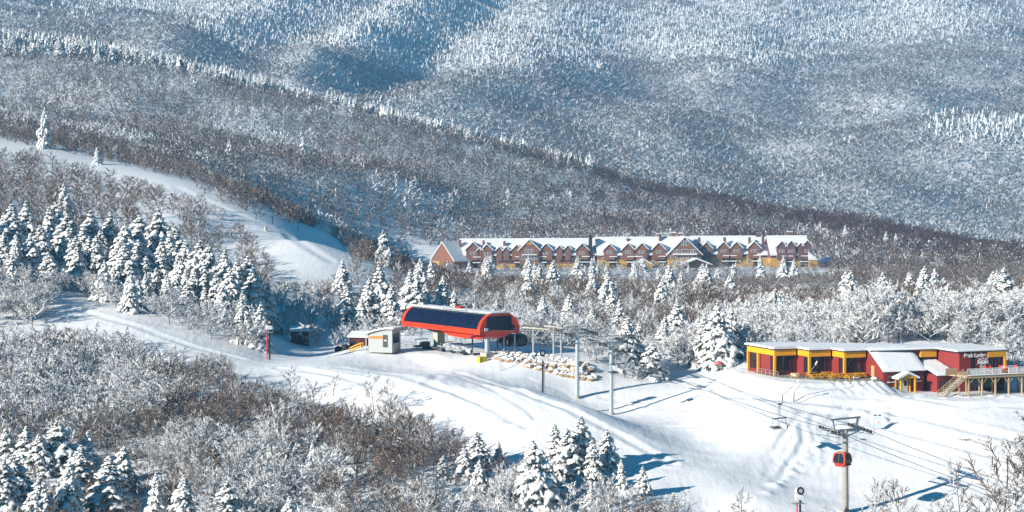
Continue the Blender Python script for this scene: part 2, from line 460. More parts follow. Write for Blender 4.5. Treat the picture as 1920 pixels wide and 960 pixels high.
# ------------------------------------------------------------------ trees
class TB:
    """triangle collector for one tree variant"""
    def __init__(self): self.v, self.t, self.m = [], [], []
    def tri_tube(self, p0, p1, r0, r1, mi, n=3):
        d = (p1 - p0); d.normalize()
        u = d.cross(Vector((0.13, 0.3, 1)) if abs(d.z) < 0.9 else Vector((1, 0.2, 0))).normalized(); q = d.cross(u)
        k = len(self.v)
        for p, r in ((p0, r0), (p1, r1)):
            for i in range(n):
                a = 2 * math.pi * i / n
                self.v.append(tuple(p + (u * math.cos(a) + q * math.sin(a)) * r))
        for i in range(n):
            j = (i + 1) % n
            self.t += [(k + i, k + j, k + n + j), (k + i, k + n + j, k + n + i)]; self.m += [mi, mi]
    def blade(self, p0, p1, w0, w1, mi, up=None):
        d = (p1 - p0).normalized()
        r = up if up is not None else Vector((RND.gauss(0, 1), RND.gauss(0, 1), RND.gauss(0, 1)))
        u = d.cross(r)
        if u.length < 1e-4: u = Vector((1, 0, 0))
        u.normalize()
        k = len(self.v)
        if w1 <= 0:
            self.v += [tuple(p0 - u * w0 / 2), tuple(p0 + u * w0 / 2), tuple(p1)]
            self.t.append((k, k + 1, k + 2)); self.m.append(mi)
        else:
            self.v += [tuple(p0 - u * w0 / 2), tuple(p0 + u * w0 / 2), tuple(p1 + u * w1 / 2), tuple(p1 - u * w1 / 2)]
            self.t += [(k, k + 1, k + 2), (k, k + 2, k + 3)]; self.m += [mi, mi]
    def tongue(self, p0, p1, w, h, mi):
        """a drooping, rounded tongue of snow or needles lying along a branch"""
        d = (p1 - p0); L = d.length; d.normalize()
        u = d.cross(Vector((0, 0, 1)))
        if u.length < 1e-3: u = Vector((1, 0, 0))
        u.normalize(); n = u.cross(d)
        if n.z < 0: n = -n
        k = len(self.v)
        rings = ((0.0, 0.35), (0.4, 1.0), (0.78, 0.8))
        for f, s in rings:
            c = p0 + d * (L * f) - Vector((0, 0, 1)) * (0.10 * L * f * f)
            j = RND.uniform(0.8, 1.2)
            for a, b in ((-1, -0.25), (0, 1), (1, -0.25)):
                self.v.append(tuple(c + u * (a * w * 0.5 * s * j) + n * (b * h * s * j)))
        tip = p0 + d * L - Vector((0, 0, 1)) * (0.16 * L)
        self.v.append(tuple(tip))
        for r in range(2):
            for i in range(2):
                a = k + r * 3 + i
                self.t += [(a, a + 1, a + 4), (a, a + 4, a + 3)]; self.m += [mi, mi]
            a = k + r * 3
            self.t += [(a + 2, a, a + 3), (a + 2, a + 3, a + 5)]; self.m += [mi, mi]
        a = k + 6
        self.t += [(a, a + 1, k + 9), (a + 1, a + 2, k + 9), (a + 2, a, k + 9)]; self.m += [mi] * 3
    def arr(self):
        return (np.array(self.v, np.float32), np.array(self.t, np.int32), np.array(self.m, np.int32))

def rand_dir(base, spread):
    v = Vector((RND.gauss(0, 1), RND.gauss(0, 1), RND.gauss(0, 1))).normalized()
    return (base + v * spread).normalized()

def conifer(seed, H=12.0, rad=0.21, whorls=24, per=6, snow=0.85, detail=2):
    """tree of height H standing at the origin; returns (trunk TB, crown TB). crown slots: 0 snow, 1 needles"""
    global RND
    keep, RND = RND, random.Random(seed)
    tr, cr = TB(), TB()
    segs = 6 if detail > 1 else 2
    for i in range(segs):
        a, b = i / segs, (i + 1) / segs
        tr.tri_tube(Vector((0, 0, H * 0.97 * a - 0.4 * (i == 0))), Vector((0, 0, H * 0.97 * b)), H * 0.016 * (1 - a) + 0.02, H * 0.016 * (1 - b) + 0.015, 0, 5 if detail > 1 else 3)
    R0 = H * rad
    for k in range(whorls):
        f = k / (whorls - 1)
        z = H * (0.06 + 0.90 * f ** 0.92)
        L = 1.12 * R0 * (1 - f) ** 0.8 * RND.uniform(0.72, 1.16) + 0.16
        if RND.random() < 0.07: L *= 0.6
        n = max(3, int(per * (1 - 0.4 * f) + RND.random()))
        a0 = RND.uniform(0, 6.28)
        for i in range(n):
            a = a0 + 6.283 * i / n + RND.uniform(-0.35, 0.35)
            l = L * RND.uniform(0.6, 1.12)
            droop = RND.uniform(0.35, 0.95) * (1.0 - 0.55 * f)
            base = Vector((0, 0, z + RND.uniform(-0.15, 0.15)))
            out = Vector((math.cos(a), math.sin(a), 0))
            tip = base + out * l + Vector((0, 0, -droop * l))
            wd = 0.34 * l + 0.16
            st = base + out * (0.05 * l)
            # dark needles under the load
            cr.tongue(st - Vector((0, 0, 0.10)), tip + out * 0.10 * l - Vector((0, 0, 0.12 + 0.05 * l)), wd * 1.05, 0.04, 1)
            if RND.random() < snow:
                cr.tongue(st + out * 0.1 * l, tip - Vector((0, 0, 0.02)), wd * RND.uniform(1.25, 1.6), 0.18 + 0.12 * l, 0)
            if detail > 1:
                for sgn in (-1, 1):
                    for q in (0.3, 0.52, 0.74):
                        b2 = base.lerp(tip, q)
                        o2 = (out + Vector((-out.y, out.x, 0)) * sgn * RND.uniform(0.8, 1.5)).normalized()
                        l2 = l * RND.uniform(0.26, 0.44)
                        t2 = b2 + o2 * l2 + Vector((0, 0, -l2 * RND.uniform(0.6, 1.4)))
                        w2 = 0.36 * l2 + 0.10
                        cr.tongue(b2 - Vector((0, 0, 0.08)), t2 + o2 * 0.1 - Vector((0, 0, 0.12)), w2, 0.03, 1)
                        if RND.random() < snow:
                            cr.tongue(b2, t2, w2 * 1.7, 0.16 + 0.18 * l2, 0)
    # frosted leader
    cr.tongue(Vector((0, 0, H * 0.90)), Vector((0.02, 0.02, H * 1.0)), 0.22, 0.10, 0)
    cr.tongue(Vector((0, 0, H * 0.88)), Vector((-0.03, 0.0, H * 0.985)), 0.22, 0.10, 1)
    RND = keep
    return tr, cr

def bare(seed, H=9.0, spread=0.42, frost=0.4, tw=0.05, limbs=9, subs=5, twigs=5, fine=3, thick=1.0, base=0.22):
    """leafless tree; trunk TB (slot 0 bark), crown TB (slots 0 twig, 1 frost)"""
    global RND
    keep, RND = RND, random.Random(seed)
    tr, cr = TB(), TB()
    p = Vector((0, 0, -0.3)); d = Vector((RND.uniform(-.06, .06), RND.uniform(-.06, .06), 1)).normalized()
    r = H * 0.0125 * thick
    n = 5; pts = [p.copy()]; L = H * 0.80 / n
    for i in range(n):
        q = p + d * L
        r2 = r * 0.80
        tr.tri_tube(p, q, r, r2, 0, 4)
        p, r = q, r2; pts.append(p.copy()); d = rand_dir(d, 0.10); d.z = max(d.z, 0.8); d.normalize()
    def fz(): return 1 if RND.random() < frost else 0
    for i in range(limbs):
        f = base + (0.97 - base) * (i + RND.random()) / limbs
        k = min(int(f * n), n - 1); o = pts[k].lerp(pts[k + 1], f * n - k)
        a = i * 2.4 + RND.uniform(-.5, .5)
        up = 0.55 + 0.8 * f + RND.uniform(-.15, .25)
        ld = Vector((math.cos(a), math.sin(a), up)).normalized()
        ll = H * spread * (1.15 - 0.62 * f) * RND.uniform(0.7, 1.15)
        e1 = o + ld * ll * 0.5; ld2 = rand_dir(ld, 0.22); ld2.z += 0.12; ld2.normalize(); e2 = e1 + ld2 * ll * 0.5
        lr = H * 0.0048 * thick * (1.2 - 0.6 * f)
        m = fz()
        cr.tri_tube(o, e1, lr, lr * 0.7, m); cr.tri_tube(e1, e2, lr * 0.7, lr * 0.35, m)
        for j in range(subs):
            g = 0.25 + 0.75 * (j + RND.random()) / subs
            so = o.lerp(e1, g * 2) if g < 0.5 else e1.lerp(e2, g * 2 - 1)
            sd = rand_dir(ld2, 0.75); sd.z += 0.22; sd.normalize()
            sl = ll * RND.uniform(0.28, 0.5)
            se = so + sd * sl
            cr.blade(so, se, tw * 1.9, tw * 1.1, fz())
            for q in range(twigs):
                h = 0.15 + 0.85 * (q + RND.random()) / twigs
                to = so.lerp(se, h); td = rand_dir(sd, 0.8); tl = sl * RND.uniform(0.3, 0.62)
                te = to + td * tl
                m = fz()
                cr.blade(to, te, tw * (1.25 if m else 1.0), tw * 0.6, m)
                for s in range(fine):
                    x = to.lerp(te, RND.uniform(0.2, 1)); m = fz()
                    cr.blade(x, x + rand_dir(td, 0.9) * tl * RND.uniform(0.3, 0.6), tw * (1.0 if m else 0.75), 0, m)
    RND = keep
    return tr, cr

def tiny_conifer(seed):
    """one-metre-high unit conifer for the far wood: two ragged tiers and a tip"""
    r = random.Random(seed); v, t, m = [], [], []
    for z0, z1, rr in ((0.06, 0.55, 0.20), (0.38, 0.82, 0.145), (0.66, 1.0, 0.085)):
        k = len(v); n = 5
        for i in range(n):
            a = 6.283 * i / n + r.uniform(-.3, .3); q = rr * r.uniform(0.8, 1.5)
            v.append((math.cos(a) * q, math.sin(a) * q, z0 + r.uniform(-.05, .05)))
        v.append((r.uniform(-.02, .02), r.uniform(-.02, .02), z1))
        for i in range(n):
            t.append((k + i, k + (i + 1) % n, k + n)); m.append(0 if r.random() < 0.82 else 1)
    return np.array(v, np.float32), np.array(t, np.int32), np.array(m, np.int32)

def tiny_bare(seed, n=16, w=0.05, frost=0.4):
    """unit leafless tree: trunk blade and a burst of branch blades"""
    r = random.Random(seed); T = TB()
    global RND
    keep, RND = RND, r
    T.blade(Vector((0, 0, 0)), Vector((r.uniform(-.04, .04), r.uniform(-.04, .04), 0.6)), 0.035, 0.02, 0)
    for i in range(n):
        a = r.uniform(0, 6.28); f = r.uniform(0.28, 0.7); q = r.uniform(0.2, 0.42)
        p0 = Vector((math.cos(a) * 0.06, math.sin(a) * 0.06, f))
        p1 = Vector((math.cos(a) * q, math.sin(a) * q, min(1.0, f + r.uniform(0.08, 0.40))))
        T.blade(p0, p1, w, w * 0.5, 1 if r.random() < frost else 0)
    RND = keep
    return T.arr()

def merge(name, variants, pos, scale, rot, which, mats, tint, slot_of):
    """every tree of a wood copied into one mesh"""
    Vs, Ts, Ms, Ti, off = [], [], [], [], 0
    for k, (v, t, m) in enumerate(variants):
        sel = np.where(which == k)[0]
        if not len(sel): continue
        c, s = np.cos(rot[sel])[:, None], np.sin(rot[sel])[:, None]
        x = v[None, :, 0]; y = v[None, :, 1]
        sc_ = scale[sel]
        W = np.stack([(x * c - y * s) * sc_[:, :1], (x * s + y * c) * sc_[:, :1], np.repeat(v[None, :, 2], len(sel), 0) * sc_[:, 1:2]], -1) + pos[sel][:, None]
        Vs.append(W.reshape(-1, 3).astype(np.float32))
        Ts.append((t[None] + (off + np.arange(len(sel)) * len(v))[:, None, None]).reshape(-1, 3))
        Ms.append(np.tile(np.array(slot_of[k])[m], len(sel)))
        Ti.append(np.repeat(tint[sel], len(v)))
        off += len(sel) * len(v)
    me = np_mesh(name, np.concatenate(Vs), np.concatenate(Ts), np.concatenate(Ms), mats, np.concatenate(Ti))
    o = bpy.data.objects.new(name, me); COL.objects.link(o)
    return o

# materials: albedo only; light and shade come from sun and sky
MT = {}
for src in ('obj', 'attr'):
    MT[src] = dict(
        snow=mat('tree_snow_' + src, (0.82, 0.825, 0.835), 0.6, tint=src, tint_col=(0.84, 0.84, 0.84)),
        frost=mat('frost_' + src, (0.76, 0.78, 0.82), 0.6, tint=src, tint_col=(0.80, 0.80, 0.80)),
        needle=mat('needles_' + src, (0.015, 0.030, 0.020), 0.7, tint=src, tint_col=(0.035, 0.050, 0.026)),
        twig=mat('twig_' + src, (0.105, 0.064, 0.042), 0.8, tint=src, tint_col=(0.19, 0.135, 0.10)),
        bark=mat('bark_' + src, (0.06, 0.05, 0.042), 0.85, tint=src, tint_col=(0.14, 0.12, 0.105)))
MT['attr']['rtwig'] = mat('ridge_twig', (0.075, 0.038, 0.028), 0.8, tint='attr', tint_col=(0.11, 0.062, 0.048))

def mesh_from(name, tb, mats, smooth=False):
    v, t, m = tb.arr()
    return np_mesh(name, v, t, m, mats, smooth=smooth)

SPRUCE, BARE, FROST = [], [], []
_o = MT['obj']
for k in range(8):
    rad = [0.25, 0.28, 0.22, 0.31, 0.26, 0.21, 0.29, 0.24][k]
    t, c = conifer(100 + k, 12.0, rad, 26 + k % 3 * 2, 7, [1.0, 0.95, 0.98, 0.93, 1.0, 0.96, 0.92, 0.98][k])
    SPRUCE.append((mesh_from('trunk', t, [_o['bark']]), mesh_from('crown', c, [_o['snow'], _o['needle']], True)))
for k in range(8):
    t, c = bare(200 + k, 9.0, [0.42, 0.36, 0.46, 0.40, 0.5, 0.34, 0.44, 0.38][k], [0.06, 0.22, 0.12, 0.35, 0.04, 0.28, 0.1, 0.2][k], 0.05, 10, 6, 6, 4)
    BARE.append((mesh_from('trunk', t, [_o['bark']]), mesh_from('crown', c, [_o['twig'], _o['frost']])))
for k in range(8):
    t, c = bare(300 + k, 9.0, [0.46, 0.40, 0.5, 0.44, 0.52, 0.38, 0.46, 0.42][k], [0.96, 0.86, 0.97, 0.8, 0.93, 0.98, 0.85, 0.94][k], 0.095, 12, 7, 6, 5, 1.0, 0.08)
    FROST.append((mesh_from('trunk', t, [_o['bark']]), mesh_from('crown', c, [_o['twig'], _o['frost']])))

def tree(kind, px, d, h, label, group, wide=1.0, var=None, z=None):
    src, name, cat = {'s': (SPRUCE, 'spruce_tree', 'tree'), 'b': (BARE, 'bare_tree', 'tree'), 'f': (FROST, 'frosted_tree', 'tree')}[kind]
    H = {'s': 12.0, 'b': 9.0, 'f': 9.0}[kind]
    tm, cm = src[RND.randrange(len(src)) if var is None else var]
    x = (px - CX) * d / F
    r = empty(name, (x, d, float(ground(px, d)) if z is None else z), RND.uniform(0, 6.28), label, cat, group)
    r.rotation_euler = (RND.gauss(0, .03), RND.gauss(0, .03), r.rotation_euler[2])
    s = h / H; r.scale = (s * wide, s * wide, s)
    for nm, m in (('trunk', tm), ('crown', cm)):
        o = bpy.data.objects.new(nm, m); COL.objects.link(o); o.parent = r
    return r

# --- image-plane helpers for where nothing grows
def inside(poly, x, y):
    x = np.asarray(x, float); y = np.asarray(y, float); r = np.zeros(x.shape, bool)
    n = len(poly); j = n - 1
    for i in range(n):
        xi, yi = poly[i]; xj, yj = poly[j]
        c = ((yi > y) != (yj > y)) & (x < (xj - xi) * (y - yi) / (yj - yi + 1e-12) + xi)
        r ^= c; j = i
    return r
PISTE = [(-40,255),(60,274),(250,314),(340,340),(430,385),(520,420),(615,430),(655,470),(665,500),(615,540),(505,545),(505,470),(470,440),(395,402),(310,372),(250,350),(200,335),(130,322),(60,300),(-40,300)]
def scatter(n, px0, px1, d0, d1, seed):
    r = np.random.default_rng(seed)
    d = np.sqrt(r.uniform(d0 ** 2, d1 ** 2, n)); px = r.uniform(px0, px1, n)
    return px, d, r
def thin(px, d, gap, order=None):
    """drop points closer than gap metres to one kept before"""
    x = (px - CX) * d / F; cell = {}; keep = []
    for i in (order if order is not None else range(len(px))):
        c = (int(x[i] // gap), int(d[i] // gap)); ok = True
        for a in (-1, 0, 1):
            for b in (-1, 0, 1):
                for j in cell.get((c[0] + a, c[1] + b), ()):
                    if (x[i] - x[j]) ** 2 + (d[i] - d[j]) ** 2 < gap * gap: ok = False; break
                if not ok: break
            if not ok: break
        if ok: cell.setdefault(c, []).append(i); keep.append(i)
    return np.array(keep, int)
# ------------------------------------------------------------------ named conifers, read off the photograph: (px, top py, distance, width)
def con(px, top, d, wide, label, group, var=None):
    z = float(ground(px, d)); h = -(top - HY) * d / F - z
    return tree('s', px, d, max(h, 2.0), label, group, wide * 1.35, var, z)
TAKEN = []      # (px, d, radius m)
STAND = [(-25,392,500),(23,380,505),(50,374,515),(100,376,520),(127,398,505),(170,392,510),(200,400,515),(233,415,500),(262,400,512),(293,388,510),(327,420,500),(347,447,485),(372,448,482),(390,456,480),(422,466,475),(448,484,468),(462,477,472),(430,498,462),
 (5,432,488),(30,442,482),(75,420,490),(92,470,475),(140,440,488),(182,440,490),(228,446,484),(258,447,488),(305,446,486),(335,476,474),(15,478,478),(240,515,470),(290,500,472),(330,515,466),(405,510,466),(214,500,474),(365,500,470),(272,478,480),(155,420,500),(316,430,494),(-10,470,484),(60,440,484),(-40,430,490),(480,560,455),(455,545,458),(385,540,462)]
for k, (px, top, d) in enumerate(STAND):
    con(px, top, d, RND.uniform(0.95, 1.25), 'tall snow-laden spruce in the dense stand above the cat track', 'spruces of the dense stand above the cat track'); TAKEN.append((px, d, 3.0))
for k, (px, top, d) in enumerate(STAND):
    q, e, t2 = px + RND.uniform(-19, 19), d + RND.uniform(-9, 9), top + RND.uniform(4, 40)
    con(q, t2, e, RND.uniform(1.0, 1.3), 'tall snow-laden spruce in the dense stand above the cat track', 'spruces of the dense stand above the cat track'); TAKEN.append((q, e, 2.5))
BACK = [(715,494,530),(770,503,520),(783,512,512),(828,515,525),(690,520,520),(650,532,505),(735,530,500),(800,528,540),(850,540,540),(680,555,500),
 (1020,552,500),(1068,550,520),(1135,530,560),(1150,545,545),(1162,560,520),(1110,575,500),(1090,590,470),(930,560,520),(890,565,520),(1200,600,480)]
for k, (px, top, d) in enumerate(BACK):
    side = 'behind the lift terminal and its hut' if px < 870 else 'beyond the parking rail and the lift towers'
    con(px, top, d, RND.uniform(0.9, 1.15), 'snow-caked spruce rising ' + side, 'spruces ' + side); TAKEN.append((px, d, 2.5))
BELT = [(1268,562,470),(1245,590,455),(1310,590,465),(1400,560,520),(1385,553,540),(1450,538,530),(1478,548,540),(1425,590,480),(1500,600,470),(1535,560,640),(1610,560,600),(1675,555,600),(1640,590,520),(1780,528,560),(1795,560,520),(1840,552,540),(1862,538,540),(1885,500,560),(1905,535,545),(1930,520,560),(1820,580,500),(1970,510,560),(1740,560,600),(1575,590,520)]
for k, (px, top, d) in enumerate(BELT):
    con(px, top, d, RND.uniform(0.95, 1.25), 'snow-laden spruce in the frosted belt behind the red lodge', 'spruces in the frosted belt behind the lodge'); TAKEN.append((px, d, 3.0))
con(1345, 566, 428, 1.0, 'big drooping snow-covered spruce standing free beside the lodge, nearest its yellow corner', None, 3); TAKEN.append((1345, 428, 4))
for q_, t_, e_, w_, l_ in ((1318, 588, 433, .9, 'slim snow-laden spruce at the tower side of the big free-standing one'), (1374, 574, 437, 1.0, 'snowy spruce filling the gap between big spruce and lodge'), (1394, 604, 434, .8, 'small snowy spruce right at the lodge corner')):
    con(q_, t_, e_, w_, l_, None); TAKEN.append((q_, e_, 2))
con(1180, 590, 424, 1.1, 'rounded snow-caked spruce behind the second lift tower, at the end of the boulder wall', None, 1); TAKEN.append((1190, 422, 4))
con(1222, 640, 420, 1.4, 'low snow-buried spruce beside the red sign, casting a broad blue shadow', None, 6); TAKEN.append((1222, 420, 4))
FRONT = [(1085,777,338,1.2,'tallest snow-laden spruce of the cluster under the snow ridge'),(1140,802,336,0.9,'narrow snow-laden spruce standing last in the cluster under the snow ridge'),(1040,793,341,1.0,'slim snow-laden spruce behind the tallest one under the snow ridge'),
 (1005,822,322,0.95,'tall slender spruce with snowy tiers standing forward of the cluster under the ridge'),(895,808,338,1.35,'broad snow-laden spruce beside brown brush at the piste edge'),(935,826,342,0.9,'small snowy spruce leaning close behind the broad one at the piste edge'),
 (830,852,333,0.9,'lone white-capped spruce between bare brush and the broad spruce'),(586,826,336,0.7,'single thin spruce standing out of the frosted brush of the lower slope'),(1205,872,326,0.9,'short snowy spruce below the ridge end, lowest of the cluster'),
 (112,787,336,1.25,'broad snow-laden spruce, tallest of the clump above the dark brush'),(48,797,334,1.1,'snow-laden spruce on the far side of the clump above the dark brush'),(75,812,333,1.0,'spruce half hidden in the middle of the clump above the dark brush'),
 (160,806,338,0.9,'smaller snowy spruce behind the clump above the dark brush'),(205,852,315,1.35,'broad spruce with heavy snow tiers in front of dark red brush'),(228,832,322,0.8,'dark-tipped slim spruce just behind the heavy tiered one'),
 (75,888,306,1.0,'white spruce low at the frame edge, below the clump'),(342,888,309,0.9,'small snowy spruce alone in dark brush between two others'),(427,900,306,1.1,'rounded snowy spruce at the bottom edge beside frosted scrub'),
 (292,882,312,0.7,'thin shaded spruce in dark brush'),(537,928,300,0.8,'tiny snowy spruce tip at the bottom edge among frosted scrub'),(1102,905,320,0.6,'little white spruce among grey brush below the tallest one'),(12,800,335,1.1,'shaded spruce cut by the frame edge'),(0,860,312,1.1,'dark shaded spruce low at the frame edge'),(128,862,310,0.8,'slim shaded spruce tip between white spruces'),
 (985,880,330,0.8,'small snowy spruce at the foot of the tall slender one'),(1060,850,335,0.8,'young spruce tucked against the tallest one'),(1165,860,330,0.8,'young snowy spruce beside the narrow last one'),(900,860,326,0.8,'frosted young spruce below the broad one'),
 (1068,800,335,1.1,'dense snowy spruce directly against the near side of the tallest one'),(1112,822,333,1.0,'lower snowy spruce filling the gap before the narrow last one'),(870,838,334,1.1,'snowy spruce overlapping the near side of the broad one at the piste edge'),(1022,848,328,1.0,'snowy spruce between the slim one and the tall slender one'),
 (150,832,326,1.3,'wide snowy spruce at the near side of the clump above the dark brush'),(30,850,318,1.2,'wide spruce between the clump and the frame edge')]
for k, (px, top, d, wd, lab) in enumerate(FRONT):
    con(px, top, d, wd * (1.25 if px < 450 else 1.1), lab, None, k % 8); TAKEN.append((px, d, 1.6))
LONE = [(82,198,905,'lone tall snow-white spruce standing above the upper piste'),(183,275,850,'small white spruce on the upper piste edge'),(430,262,1250,'pale spruce alone in the grey hillside wood'),(570,255,1330,'small pale spruce high in the grey hillside wood'),
 (122,340,690,'thin snowy spruce among bare trees above the dense stand'),(498,432,700,'dark spruce at the bend of the piste'),(350,500,470,'short spruce in the shaded gap of the stand'),(1190,488,1060,'snow-laden spruce in front of the middle of the hotel'),(1235,500,1050,'small snowy spruce under the hotel centre gable'),
 (990,478,1060,'snowy spruce before the hotel gable with the yellow peak'),(1003,490,1050,'second snowy spruce before the hotel gable with the yellow peak'),(1085,478,1060,'pale spruce in front of the hotel between two gables'),(1110,482,1060,'slim pale spruce in front of the hotel joint'),(1470,478,1050,'broad snow-laden spruce in front of the last hotel block'),(1488,484,1045,'snowy spruce close beside the broad one at the last hotel block'),(1428,478,1070,'snowy spruce in the shaded gap of the hotel'),(880,488,1060,'pale spruce before the hotel end gable'),(920,498,1050,'small pale spruce near the hotel end'),
 (1345,500,1060,'white spruce by the hotel porch'),(1660,432,1250,'white spruce alone on the brown ridge slope beyond the hotel'),(1680,436,1250,'second white spruce on the brown ridge slope beyond the hotel'),(1585,420,1300,'small white spruce high beyond the hotel'),(1610,465,1200,'thin white spruce right beyond the hotel'),(1730,470,1150,'white spruce mid slope beyond the hotel')]
for px, top, d, lab in LONE:
    con(px, top, d, 0.55 if px == 82 else 0.85, lab, None)
    TAKEN.append((px, d, 4))

def free(px, d, extra=0.0):
    ok = np.ones(len(px), bool); x = (px - CX) * d / F
    for q, e, r in TAKEN:
        ok &= np.hypot(x - (q - CX) * e / F, d - e) > r + extra
    return ok
def built(px, d):
    """on or too near the lodge, the terminal, the hotel"""
    x = (px - CX) * d / F
    s, t = lodge_st(x, d); a = (s > -6) & (s < 60) & (t > 2 - 0.0 * s) & (t < 60)
    a |= (s > -3) & (s < 12) & (t > -3) & (t < 40); a |= (s > 8) & (s < 50) & (t > 7) & (t < 60)
    s, t = stat_st(x, d); b = (s > -20) & (s < 46) & (t > -30) & (t < 17)
    return a | b

rh = np.random.default_rng(59)
for i in range(26):
    q = rh.uniform(835, 1530); e = rh.uniform(1092, 1122)
    tree('s' if i % 3 else 'f', q, e, rh.uniform(5, 9.5) if i % 3 else rh.uniform(4, 7), ('snow-laden spruce' if i % 3 else 'white frosted tree') + ' in the row at the foot of the long hotel', ('spruces' if i % 3 else 'frosted trees') + ' at the foot of the long hotel', 1.2); TAKEN.append((q, e, 2.5))
rv = np.random.default_rng(58)
for i in range(44):
    q = rv.uniform(620, 1960); e = rv.uniform(560, 1000) if q > 1000 else rv.uniform(560, 760)
    if i % 3 == 0: q = rv.uniform(1560, 1960); e = rv.uniform(520, 700)
    if abs(q - 1520) < 70 and e > 780: continue
    if built(np.array([q]), np.array([e]))[0]: continue
    zone = 'in the grey valley wood beyond the lodge' if q > 1240 else 'in the grey valley wood behind the terminal'
    tree('s', q, e, rv.uniform(7, 12.5), 'solitary snow-laden spruce ' + zone, 'scattered spruces ' + zone, 1.3); TAKEN.append((q, e, 2.5))
# ------------------------------------------------------------------ foreground wood: single trees
WOOD = [(-120,570),(0,578),(100,606),(200,640),(300,680),(430,718),(540,772),(640,800),(740,802),(830,838),(900,862),(960,880),(1080,905),(1180,935),(1260,985),(1290,1080),(1300,1090),(-120,1090)]
px, d, r = scatter(9000, -110, 1300, 286, 420, 31)
gy = ground_py(px, d)
ok = inside(WOOD, px, gy) & free(px, d, 0.4)
LOWB = np.zeros(len(px), bool)
for q, top, e, wd_, _l in FRONT:
    by = float(ground_py(q, e)); LOWB |= (np.abs(px - q) < 24 * wd_) & (gy > by - 4) & (gy < by + 70)
px, d, gy, LOWB = px[ok], d[ok], gy[ok], LOWB[ok]
k = thin(px, d, 2.05); px, d, gy, LOWB = px[k], d[k], gy[k], LOWB[k]
x = (px - CX) * d / F
pat = waves(x, d, 26, 1.0, 10, 41) + 0.35 * r.normal(size=len(px))
def patch(cx, cy, rx, ry): return np.exp(-(((px - cx) / rx) ** 2 + ((gy - cy) / ry) ** 2))
pat = pat + 1.6 * patch(450, 800, 130, 45) + 2.2 * patch(680, 840, 150, 70) + 2.0 * patch(240, 940, 150, 90) + 1.5 * patch(960, 900, 90, 40) + 1.2 * patch(740, 960, 80, 60) - 1.6 * patch(480, 920, 170, 80) - 1.8 * patch(120, 720, 160, 60) - 1.2 * patch(1100, 980, 150, 60)
N_F = N_B = 0
order = np.argsort(-(1000 - d) * (0.5 + r.random(len(px)) * 0.5))
REST = []
print('foreground trees', len(px))
for i in order:
    edge = gy[i] - np.interp(px[i], [p[0] for p in WOOD[:15]], [p[1] for p in WOOD[:15]])
    h = r.uniform(4.8, 7.6) * (0.62 if r.random() < 0.2 else 1.0)
    if edge < 12: h *= 0.8
    if px[i] < 320 and gy[i] > 850: h *= 0.75
    if LOWB[i]: h = min(h, r.uniform(2.4, 4.0))
    if pat[i] > 0.25:
        if N_B >= 300: REST.append((px[i], d[i], h, 'b')); continue
        N_B += 1
        a = 'bare brown tree' if pat[i] > 1.0 else 'bare grey-brown tree with a little frost'
        kk = 'b'
        var = [0, 4, 2, 6][r.integers(4)] if pat[i] > 1.0 else [1, 3, 5, 7][r.integers(4)]
    else:
        if N_F >= 115: REST.append((px[i], d[i], h, 'f')); continue
        N_F += 1
        a = 'white hoar-frosted tree' if pat[i] < -0.6 else 'greyish half-frosted tree'
        kk = 'f'
        var = [0, 2, 5, 7][r.integers(4)] if pat[i] < -0.6 else [1, 3, 6, 4][r.integers(4)]
    zone = 'in the brush along the snow ridge edge' if edge < 25 else ('among the spruces below the snow ridge' if px[i] > 780 else ('around the dark spruce clump at the lower edge' if px[i] < 330 and gy[i] > 820 else ('in the thicket below the cat track' if px[i] < 420 else 'in the middle of the lower thicket')))
    tree(kk, px[i], d[i], h, a + ' ' + zone, a + 's ' + zone, RND.uniform(0.9, 1.25), int(var))
# a few free-standing ones in the open
OPEN = [('b',625,742,46,'slender bare sapling on the snow beside the thicket',5),('b',700,772,75,'wispy pale birch rising over the brush at the piste edge',3),('b',730,775,70,'second wispy tree over the brush at the piste edge',1),
 ('b',545,742,52,'round brown bush tree at the piste edge',4),('b',590,768,60,'reddish brown shrub tree at the thicket tip',0)]
for kk, qx, qy, hp, lab, var in OPEN:
    dd = hit(qx, qy); tree(kk, qx, dd, hp * dd / F, lab, None, 1.2, var)
CORNER = [('b',1880,1010,205,'large bare brown tree at the lower corner, tallest of its group',2,1.15),('b',1925,1000,170,'bare tree cut by the frame edge behind the large corner tree',6,1.2),('b',1800,1000,150,'slim bare tree with frosted tips before the large corner tree',5,0.9),('b',1690,1010,125,'thin bare tree with open crown near the red cabin tower',7,1.0),('f',1640,1000,112,'snow-clotted small tree beside the red cabin tower',3,0.7),('b',1395,1000,90,'wispy sapling at the bottom edge in front of the groomed run',1,1.2),('b',1850,1040,130,'bushy bare tree low in the corner group',4,1.3),('b',1755,1020,95,'small frosted twiggy tree in the corner group',3,1.2),('f',1905,1040,150,'frosted tree low in the corner group',1,1.1),('b',1560,1010,60,'low twiggy bush behind the snow gun at the bottom edge',0,1.6),('b',1600,1015,55,'low twiggy bush at the foot of the cabin tower',4,1.6),('f',1460,1020,50,'low frosted bush at the bottom edge',6,1.6),('b',1340,1030,70,'dark bush in shade at the bottom edge',2,1.5),('f',1270,985,65,'frosted shrub tree at the ridge foot',0,1.4),('b',1945,960,190,'tall bare tree beyond the frame edge at the corner',0,1.1)]
for kk, qx, qy, hp, lab, var, wd in CORNER:
    dd = hit(qx, qy, 290); tree(kk, qx, dd, hp * dd / F, lab, None, wd, var)

